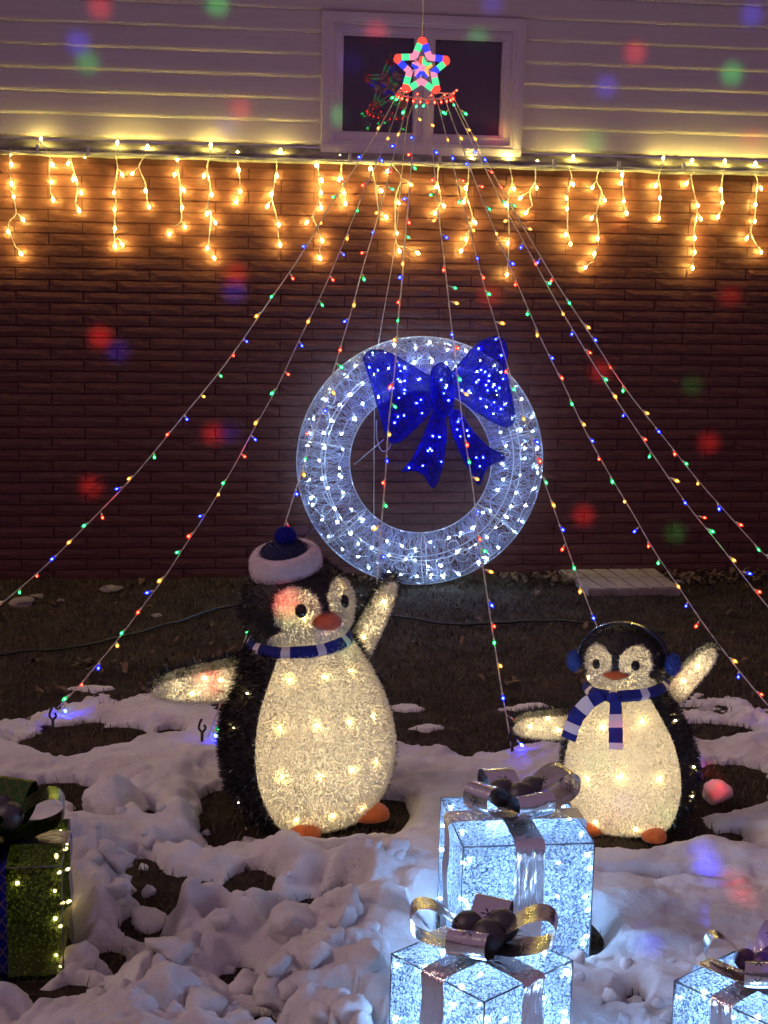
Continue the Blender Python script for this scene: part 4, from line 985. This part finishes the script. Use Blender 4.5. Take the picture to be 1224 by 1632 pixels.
        [point_lamp('wing_lamp', A.lerp(B, t_)-nrm*.010, (1, .82, .50), spec['plamp']*.062, .018, root) for t_ in (.25, .50, .75)]
    # lights under the skin
    for mb_, ob, lit in ((belly, fo, spec['lit']), (face, fco, spec['facelit'])):
        bvh = BVHTree.FromPolygons([Vector(v) for v in mb_.v], mb_.f)
        for px_ in lit:
            o_, r_ = Mi @ CAM, (Mi.to_3x3() @ ray(*px_)).normalized(); hit = bvh.ray_cast(o_, r_)
            if hit[0] is not None: add_bulb('penguin', ob, hit[0]+r_*.021, -r_, 1.1)
    bvh = BVHTree.FromPolygons([Vector(v) for v in back.v], back.f); R = random.Random(5)
    for _ in range(16):
        ph = R.uniform(rad(75), rad(285)); h = R.uniform(.08, .9)*H; p = body(ph, h); add_bulb('penguin', bo, p*1.0+Vector((math.sin(ph), -math.cos(ph), 0))*-.004, (math.sin(ph), -math.cos(ph), 0), .55)
    point_lamp('body_lamp', (0, -.02, H*.36), (1, .83, .52), spec['plamp'], .07, root); point_lamp('chest_lamp', (0, -.01, H*.72), (1, .83, .52), spec['plamp']*.35, .05, root)
    point_lamp('head_lamp', (0, 0, hc), (1, .83, .52), spec['plamp']*.50, .03, root)
    return root, dict(hp=hp, head=spec['head'], H=H, body=body, M3=M3, Mi=Mi)

def scarf_ring(root, z, rx, ry, hgt, n, tiltx=0.0, roll=0.0, cy=0.0):
    b = MB(); rows = 7; cols = n*4
    P = []
    for i in range(rows):
        t = i/(rows-1); bulge = .014*math.sin(math.pi*t); row = []
        for j in range(cols):
            a = 2*math.pi*j/cols; wob = .004*mnoise.noise((math.cos(a)*2.5, math.sin(a)*2.5, t*2)); row.append(Vector(((rx+bulge+wob)*math.sin(a), cy-(ry+bulge+wob)*math.cos(a), z+(t-.5)*hgt+roll*math.sin(a)-tiltx*math.cos(a)+wob)))
        P.append(row)
    o = 0; b.grid(P, closev=True)
    b.mi = [0 if ((f[0] % cols)//4) % 2 == 0 else 1 for f in b.f]
    # narrower white stripes
    b.mi = [1 if (((f[0] % cols) % 8) in (6, 7)) else 0 for f in b.f]
    return b.build('scarf', [M['bluefelt'], M['whitefelt']], root)
def scarf_tail(parent, pts, wdt, nrm, stripes, name='scarf_tail'):
    sp = smooth_path(pts, 8); b = MB(); P = []
    for i, p in enumerate(sp):
        a = sp[max(i-1, 0)]; c_ = sp[min(i+1, len(sp)-1)]; t = (c_-a).normalized(); sd = t.cross(nrm).normalized(); k = .75+.25*min(1, i/len(sp)*2.5); P.append([p+sd*wdt*k*s+nrm*(.004*math.cos(s*2)+.002*math.sin(i*.9)) for s in (-.5, -.25, 0, .25, .5)])
    b.grid(P); m_ = len(sp)-1
    b.mi = [1 if int((f[0]//5)/m_*stripes) % 2 == 1 else 0 for f in b.f]
    back = len(b.f); b.add([v-nrm*.006 for row in P for v in row], [], 0); o = len(P)*5
    for i in range(m_):
        for j in range(4): b.f.append((o+i*5+j, o+i*5+j+1, o+(i+1)*5+j+1, o+(i+1)*5+j)); b.mi.append(1 if int(i/m_*stripes) % 2 == 1 else 0)
    return b.build(name, [M['bluefelt'], M['whitefelt']], parent)

big = dict(name='penguin_light', label='big lit penguin in bobble hat and striped scarf, one wing raised', scale=1.0, base=(500, 1300), yaw=rad(31), lean=rad(5.0),
 prof=[(0, .150), (.02, .175), (.065, .210), (.13, .237), (.195, .248), (.26, .245), (.325, .231), (.39, .208), (.445, .184), (.49, .162), (.52, .146)], half=64,
 head=(.158, .152, .130, .618), eye=(.42, .16, .0165), beak=(-.12, .041, .023, .066), diamond=False, foot=(.045, .060, .036), footang=rad(36), nwhite=26000, nblack=15000, plamp=3.9,
 wings=[((402, 1088), (240, 1104), .054, .026, .02, .08, [(306, 1105), (351, 1084), (327, 1080), (331, 1124)]), ((560, 1062), (629, 927), .033, .022, -.05, -.02, [(612, 958), (580, 1016)])],
 lit=[(462, 1083), (516, 1080), (558, 1070), (447, 1160), (505, 1156), (556, 1150), (594, 1142), (450, 1237), (509, 1237), (560, 1227), (597, 1214), (474, 1305), (529, 1299), (576, 1287)], facelit=[(490, 942), (484, 984), (540, 935), (530, 1000)])
root, K = make_penguin(big)
scarf_ring(root, .516, .137, .132, .045, 18, .004, .0)
# bobble hat
hx, hy, hz, hc = K['head']; ht = Matrix.Rotation(rad(-9), 3, 'Y') @ Matrix.Rotation(rad(8), 3, 'X'); hb = Vector((-.025, .0, hc+hz*.88))
b = MB(); P = []
for i in range(28):
    a = 2*math.pi*i/28; P.append([hb+ht @ Vector(((.076+.026*math.cos(q_))*math.cos(a), (.076+.026*math.cos(q_))*math.sin(a), .043*math.copysign(abs(math.sin(q_))**.7, math.sin(q_))+.008)) for q_ in [2*math.pi*j/12 for j in range(12)]])
b.grid(P, closeu=True, closev=True); brim = b.build('hat_brim', M['plush'], root); fur('fibres', b, M['plush'], brim, 9000, .011, .0012, 8, droop=0, flip=-1)
b = MB(); b.grid([[hb+ht @ Vector((r*math.cos(2*math.pi*j/28), r*math.sin(2*math.pi*j/28), z_)) for j in range(28)] for r, z_ in ((.078, .02), (.072, .040), (.058, .056), (.040, .067), (.020, .073), (.004, .075))], closev=True); cr = b.build('hat_crown', M['navy'], root); fur('fibres', b, M['navy'], cr, 2500, .008, .0014, 9, droop=0, flip=-1)
b = MB(); b.ellipsoid(hb+ht @ Vector((.012, 0, .086)), (.024, .024, .023), 16, 12); po = b.build('pompom', M['pom'], root); fur('fibres', b, M['pom'], po, 2500, .010, .0012, 10, droop=0)

small = dict(name='penguin_light', label='small lit penguin in earmuffs and striped scarf with hanging ends', scale=.75, base=(1006, 1314), yaw=rad(-12), lean=rad(5.0),
 prof=[(0, .122), (.014, .143), (.047, .168), (.093, .184), (.14, .191), (.195, .188), (.25, .175), (.298, .156), (.345, .132), (.377, .114), (.40, .102)], half=60,
 head=(.118, .112, .098, .478), eye=(.44, .12, .0125), beak=(-.13, .040, .015, .034), diamond=True, foot=(.034, .045, .026), footang=rad(36), nwhite=18000, nblack=9000, plamp=2.2,
 wings=[((905, 1160), (818, 1160), .036, .026, .0, .04, [(873, 1145), (891, 1164), (845, 1158)]), ((1072, 1110), (1140, 1034), .030, .024, -.03, .0, [(1090, 1085), (1112, 1062)])],
 lit=[(1023, 1150), (922, 1163), (963, 1159), (937, 1241), (990, 1237), (1049, 1241), (1014, 1320), (1072, 1315), (950, 1310)], facelit=[(937, 1032), (986, 1037), (940, 1078), (996, 1076)])
root2, K2 = make_penguin(small)
sr = scarf_ring(root2, .400, .108, .102, .034, 16, .0, .004)
nf = Vector((0, -1, 0))
scarf_tail(root2, [(-.035, -.118, .408), (-.075, -.120, .385), (-.108, -.138, .348), (-.122, -.148, .312), (-.130, -.152, .285)], .044, (Vector((-.25, -1, .15))).normalized(), 5)
scarf_tail(root2, [(.0, -.124, .400), (.003, -.142, .362), (.006, -.160, .330), (.008, -.170, .290), (.008, -.174, .272)], .038, Vector((0, -1, .25)).normalized(), 4)
b = MB(); b.ellipsoid((-.005, -.122, .400), (.020, .012, .018), 12, 8); b.build('scarf_knot', M['bluefelt'], root2)
hx, hy, hz, hc = K2['head']
b = MB(); P = []
for i in range(33):
    a = rad(-14)+rad(208)*i/32; P.append([Vector(((hx*1.10)*math.cos(a), yy, hc+.002+(hz*1.13)*math.sin(a)))*1+Vector((0, -.02, 0)) for yy in (-.013, -.008, .008, .013)]+[Vector(((hx*1.05)*math.cos(a), yy, hc+.002+(hz*1.07)*math.sin(a)))+Vector((0, -.02, 0)) for yy in (.010, -.010)])
b.grid(P, closev=True); b.build('earmuff_band', M['navyband'], root2)
for s in (-1, 1):
    b = MB(); b.ellipsoid((s*hx*1.18, -.022, hc-.004), (.018, .027, .027), 18, 14); mo = b.build('earmuff', M['bluefur'], root2); fur('fibres', b, M['bluefur'], mo, 1500, .007, .0014, 12, droop=0)

# ================================================================== gift boxes
def loop_strip(R0, ht_, wdt, twist=0.0):
    """ribbon loop in the x-z plane leaving the origin along +x; returns mesh rows + uv"""
    prof = [(0, .002), (.25, .012), (.55, .030), (.85, .060), (1.0, .10), (1.03, .155), (.97, .20), (.84, .215), (.66, .20), (.45, .155), (.22, .09), (.05, .03)]
    pts = smooth_path([Vector((x*R0, 0, z_*ht_)) for x, z_ in prof], 4); P = []; uv = []; s = 0
    for i, p in enumerate(pts):
        if i: s += (p-pts[i-1]).length
        k = .55+.45*min(1, p.x/(R0*.45)); P.append([p+Vector((0, wdt*k*v, .006*v*math.sin(p.x*20))) for v in (-.5, -.25, 0, .25, .5)]); uv += [(v+.5, s/wdt) for v in (-.5, -.25, 0, .25, .5)]
    return P, uv
def make_gift(name, label, corner, xdir, side, height, zbase, skin, ribbon, loopmat, loops, balls, bulb, lamp, lcol, rib_w=.068, depth=None, ribx=True, bulbs_n=4, ballmat=None, seed=1):
    """corner: nearest top corner (world xy); xdir: unit vector of the right-hand face"""
    depth = depth or side; X = Vector((xdir[0], xdir[1], 0)).normalized(); Yv = Vector((-X.y, X.x, 0))
    c0 = Vector((corner[0], corner[1], 0)); cen = c0+X*side/2+Yv*depth/2
    root = thing(name, label, 'gift box', (cen.x, cen.y, zbase)); root.rotation_euler.z = math.atan2(X.y, X.x)
    hx, hy = side/2, depth/2; H = height; R = random.Random(seed)
    def panel(o, e1, e2, nrm):
        b = MB(); n = 8; P = []
        for i in range(n+1):
            row = []
            for j in range(n+1):
                u, v = i/n, j/n; bul = .006*math.sin(math.pi*u)*math.sin(math.pi*v); row.append(o+e1*u+e2*v+nrm*(bul+.0015*mnoise.noise((u*5, v*5, seed+nrm.x*3+nrm.y*7))))
            P.append(row)
        b.grid(P); return b.build('panel', M[skin], root)
    fx = [(Vector((-hx, -hy, 0)), Vector((side, 0, 0)), Vector((0, 0, H)), Vector((0, -1, 0))), (Vector((hx, hy, 0)), Vector((-side, 0, 0)), Vector((0, 0, H)), Vector((0, 1, 0))),
          (Vector((-hx, hy, 0)), Vector((0, -depth, 0)), Vector((0, 0, H)), Vector((-1, 0, 0))), (Vector((hx, -hy, 0)), Vector((0, depth, 0)), Vector((0, 0, H)), Vector((1, 0, 0))),
          (Vector((-hx, -hy, H)), Vector((side, 0, 0)), Vector((0, depth, 0)), Vector((0, 0, 1)))]
    pans = [panel(*f) for f in fx]
    b = MB(); cs = [Vector((sx*hx, sy*hy, z_)) for z_ in (0, H) for sx, sy in ((-1, -1), (1, -1), (1, 1), (-1, 1))]
    for i in range(4): b.tube([cs[i], cs[(i+1) % 4]], .0017, 5); b.tube([cs[i+4], cs[(i+1) % 4+4]], .0017, 5); b.tube([cs[i], cs[i+4]], .0017, 5)
    b.build('frame', M['steel'], root)
    b = MB(); b.box((0, 0, .012), (side*.98, depth*.98, .006)); b.build('added_mask_plate', M['steel'], root, smooth=False)  # dark plate added to hide the lamp-lit ground seen through the panels
    # ribbons over the box
    def band(path, sd):
        b = MB(); P = []; uv = []; s = 0
        for i, p in enumerate(path):
            if i: s += (p-path[i-1]).length
            P.append([p+sd*rib_w*v for v in (-.5, 0, .5)]); uv += [(v+.5, s/rib_w) for v in (-.5, 0, .5)]
        b.grid(P); b.uv = uv; return b.build('ribbon', M[ribbon], root)
    o_ = .011
    def wrap(ax, h_): # path up one side, across the top and down the other
        p = []
        for i in range(9): p.append(ax*(h_+o_+.003*math.sin(i*1.9))+Vector((0, 0, H*i/8)))
        p.append(ax*(h_+o_*.6)+Vector((0, 0, H+o_*.8)))
        for i in range(1, 8): p.append(ax*(h_*(1-2*i/8))+Vector((0, 0, H+o_)))
        p.append(-ax*(h_+o_*.6)+Vector((0, 0, H+o_*.8)))
        for i in range(8, -1, -1): p.append(-ax*(h_+o_+.003*math.sin(i*1.7))+Vector((0, 0, H*i/8)))
        return p
    band(wrap(Vector((0, 1, 0)), hy), Vector((1, 0, 0)))
    if ribx: band([p+Vector((0, 0, .0025)) if p.z > H else p for p in wrap(Vector((1, 0, 0)), hx)], Vector((0, 1, 0)))
    # bow
    inv = -root.rotation_euler.z
    for (ang, R0, hh, lw) in loops:
        P, uv = loop_strip(R0, hh, lw); rt_ = Matrix.Rotation(ang+inv, 3, 'Z'); b = MB(); b.grid([[rt_ @ p+Vector((0, 0, H+o_+.006)) for p in row] for row in P]); b.uv = uv; b.build('bow_loop', M[loopmat], root)
    for (bx, by, bz_, br) in balls:
        rt_ = Matrix.Rotation(inv, 3, 'Z'); b = MB(); b.ellipsoid((0, 0, 0), (br, br, br), 24, 16); b.build('ornament', M[ballmat or 'ball'], root, loc=rt_ @ Vector((bx, by, 0))+Vector((0, 0, H+o_+bz_)))
    # lights inside
    for pi_, (o, e1, e2, nrm) in enumerate(fx):
        if pi_ == 1: continue
        for i in range(bulbs_n):
            for j in range(bulbs_n-1 if pi_ < 4 else 2):
                u = (i+.5)/bulbs_n+R.uniform(-.08, .08); v = (j+.5)/(bulbs_n-1 if pi_ < 4 else 2)+R.uniform(-.08, .08)
                if i == 0: u = .05
                if i == bulbs_n-1: u = .95
                if abs(u-.5) < .16: continue
                add_bulb(bulb, pans[pi_], o+e1*u+e2*v-nrm*.012, nrm+Vector((0, 0, .4)), R.uniform(.7, 1.0))
    if lamp: point_lamp('box_lamp', (0, 0, H*.58), lcol, lamp, side*.22, root)
    return root
COOL = (.29, .52, 1.0)
A3 = lambda px_, py_, z_: at_ground(px_, py_, z_)
def ang_px(cx, cy, px_, py_, z_): a, b_ = A3(cx, cy, z_), A3(px_, py_, z_); return math.atan2(b_.y-a.y, b_.x-a.x)
# large gift behind
f0, f1 = A3(738, 1357, .30), A3(955, 1350, .30); xd = f1-f0
C3 = (820, 1318); loops = [(ang_px(*C3, 770, 1335, .3), .130, .44, .078), (ang_px(*C3, 785, 1290, .3), .120, .34, .080), (ang_px(*C3, 905, 1305, .3), .145, .44, .078), (ang_px(*C3, 860, 1350, .3), .105, .36, .090)]
make_gift('gift_box', 'large white crackled gift box with silver bow, behind the front one', (f0.x, f0.y), xd, .30, .30, .01, 'giftskin', 'band', 'foil', loops,
  [(-.030, .016, .050, .034), (.008, -.018, .050, .036), (.046, .024, .050, .034)], 'gift', 18, COOL, seed=3)
f0, f1 = A3(772, 1597, .25), A3(915, 1530, .25); xd = f1-f0
C3 = (768, 1520); loops = [(ang_px(*C3, 680, 1518, .25), .140, .44, .066), (ang_px(*C3, 790, 1480, .25), .105, .33, .074), (ang_px(*C3, 865, 1530, .25), .140, .42, .068), (ang_px(*C3, 742, 1552, .25), .100, .34, .080)]
make_gift('gift_box', 'white crackled gift box with silver bow, standing corner first in front', (f0.x, f0.y), xd, .252, .25, .0, 'giftskin', 'band', 'foil', loops,
  [(-.026, .018, .046, .032), (.004, -.022, .044, .034), (.042, .012, .048, .033)], 'gift', 14, COOL, rib_w=.060, seed=5)
f0 = A3(1240, 1640, .20); f2 = A3(1072, 1562, .20); lv = (f2-f0); lv.z = 0; xd = Vector((lv.y, -lv.x, 0))
C3 = (1180, 1562); loops = [(ang_px(*C3, 1120, 1560, .2), .100, .44, .050), (ang_px(*C3, 1215, 1535, .2), .095, .40, .052), (ang_px(*C3, 1260, 1570, .2), .10, .42, .050), (ang_px(*C3, 1180, 1600, .2), .085, .34, .050)]
make_gift('gift_box', 'small white crackled gift box with silver bow at lower right', (f0.x, f0.y), xd, .20, .20, .0, 'giftskin', 'band', 'foil', loops,
  [(-.020, .010, .046, .022), (.006, -.014, .046, .026), (.034, .014, .046, .022)], 'gift', 10, COOL, rib_w=.05, depth=lv.length*.98, bulbs_n=3, ballmat='redball', seed=7)
f1 = A3(98, 1380, .27); f0 = A3(-136, 1388, .27); xd = f1-f0
C3 = (-15, 1350); loops = [(ang_px(*C3, 80, 1345, .27), .15, .46, .075), (ang_px(*C3, 20, 1320, .27), .13, .46, .09), (ang_px(*C3, -100, 1340, .27), .13, .46, .07), (ang_px(*C3, -40, 1385, .27), .12, .40, .07)]
make_gift('gift_box', 'green gift box with blue ribbon at the left edge', (f0.x, f0.y), xd, xd.length, .27, .0, 'greenskin', 'blueribbon', 'greenribbon', loops,
  [(-.02, .01, .055, .034), (.034, -.012, .06, .032), (.01, .05, .055, .03)], 'penguin', .20, (1, .78, .40), rib_w=.075, depth=.27, bulbs_n=4, seed=9)

# ================================================================== coloured beams of the garden light projector beyond the frame
PROJ = CAM+_r*.55-Vector((0, 0, .25))
RED, GRN, BLU = (1, .04, .04), (.05, 1, .16), (.06, .05, 1)
DOTS = [(160, 12, RED, 1), (347, 8, GRN, .8), (125, 68, BLU, 1), (140, 100, GRN, .6), (383, 175, RED, 1), (362, 203, BLU, .45), (600, 52, RED, .8), (562, 100, BLU, .8), (543, 185, GRN, .5), (762, 62, GRN, .5), (790, 212, RED, 1), (785, 4, BLU, .6),
 (1013, 84, RED, 1.2), (967, 138, BLU, .9), (1167, 118, GRN, 1), (1199, 24, BLU, 1.1), (946, 228, GRN, .7), (1198, 222, RED, 1),
 (375, 436, RED, 1.0), (374, 464, BLU, .8), (160, 537, RED, 1.2), (188, 560, BLU, .6), (340, 692, RED, .9), (145, 776, RED, .9), (316, 895, RED, 1.3), (780, 470, RED, .9), (957, 592, RED, 1.1), (1164, 472, RED, .8), (1130, 706, RED, 1.2), (930, 821, RED, 1.2), (1076, 850, GRN, .6), (1103, 615, GRN, .35), (365, 690, BLU, .4), (985, 358, RED, .5)]
GD = [(248, 1045, RED, 1.2), (1142, 1248, RED, 1.0), (1108, 1222, BLU, 1.0), (1122, 1362, BLU, .8), (1135, 1385, BLU, .8), (1184, 1421, RED, .6), (1148, 1470, BLU, .9), (492, 958, RED, .3), (515, 998, BLU, .6), (450, 975, GRN, .6), (946, 1212, GRN, .5), (990, 1280, BLU, .6), (970, 1302, RED, .6), (1058, 1296, GRN, .5), (1090, 1082, RED, .9), (983, 1165, RED, .9), (552, 1030, GRN, .5), (1035, 1505, BLU, .5), (1182, 1520, BLU, .6), (465, 840, BLU, .8)]
def beam(target, col, k, kk):
    d = bpy.data.lights.new('projector_beam', 'SPOT'); d.color = col; d.energy = 1500*k*kk; d.spot_size = rad(1.0); d.spot_blend = 1.0; d.shadow_soft_size = .03
    o = bpy.data.objects.new('projector_beam', d); COL.objects.link(o); o.location = PROJ; o.rotation_mode = 'QUATERNION'; o.rotation_quaternion = (Vector(target)-PROJ).to_track_quat('-Z', 'Y')
for x, y, col, k in DOTS: beam(at_wall(x, y, 0), col, k, .62 if y < 240 else 1.7)
for x, y, col, k in GD:
    g = at_ground(x, y, .05)
    if 940 < y < 1340 and 400 < x < 620 or 900 < x < 1100 and 1050 < y < 1340:
        r_ = ray(x, y); B0 = at_ground(500, 1300) if x < 700 else at_ground(1006, 1314); kk = ((B0-CAM).dot(FWD)-.12)/1.0; g = CAM+r_*kk
    beam(g, col, k, 1.5 if y > 1340 or not (400 < x < 620 or 900 < x < 1100) else .45)
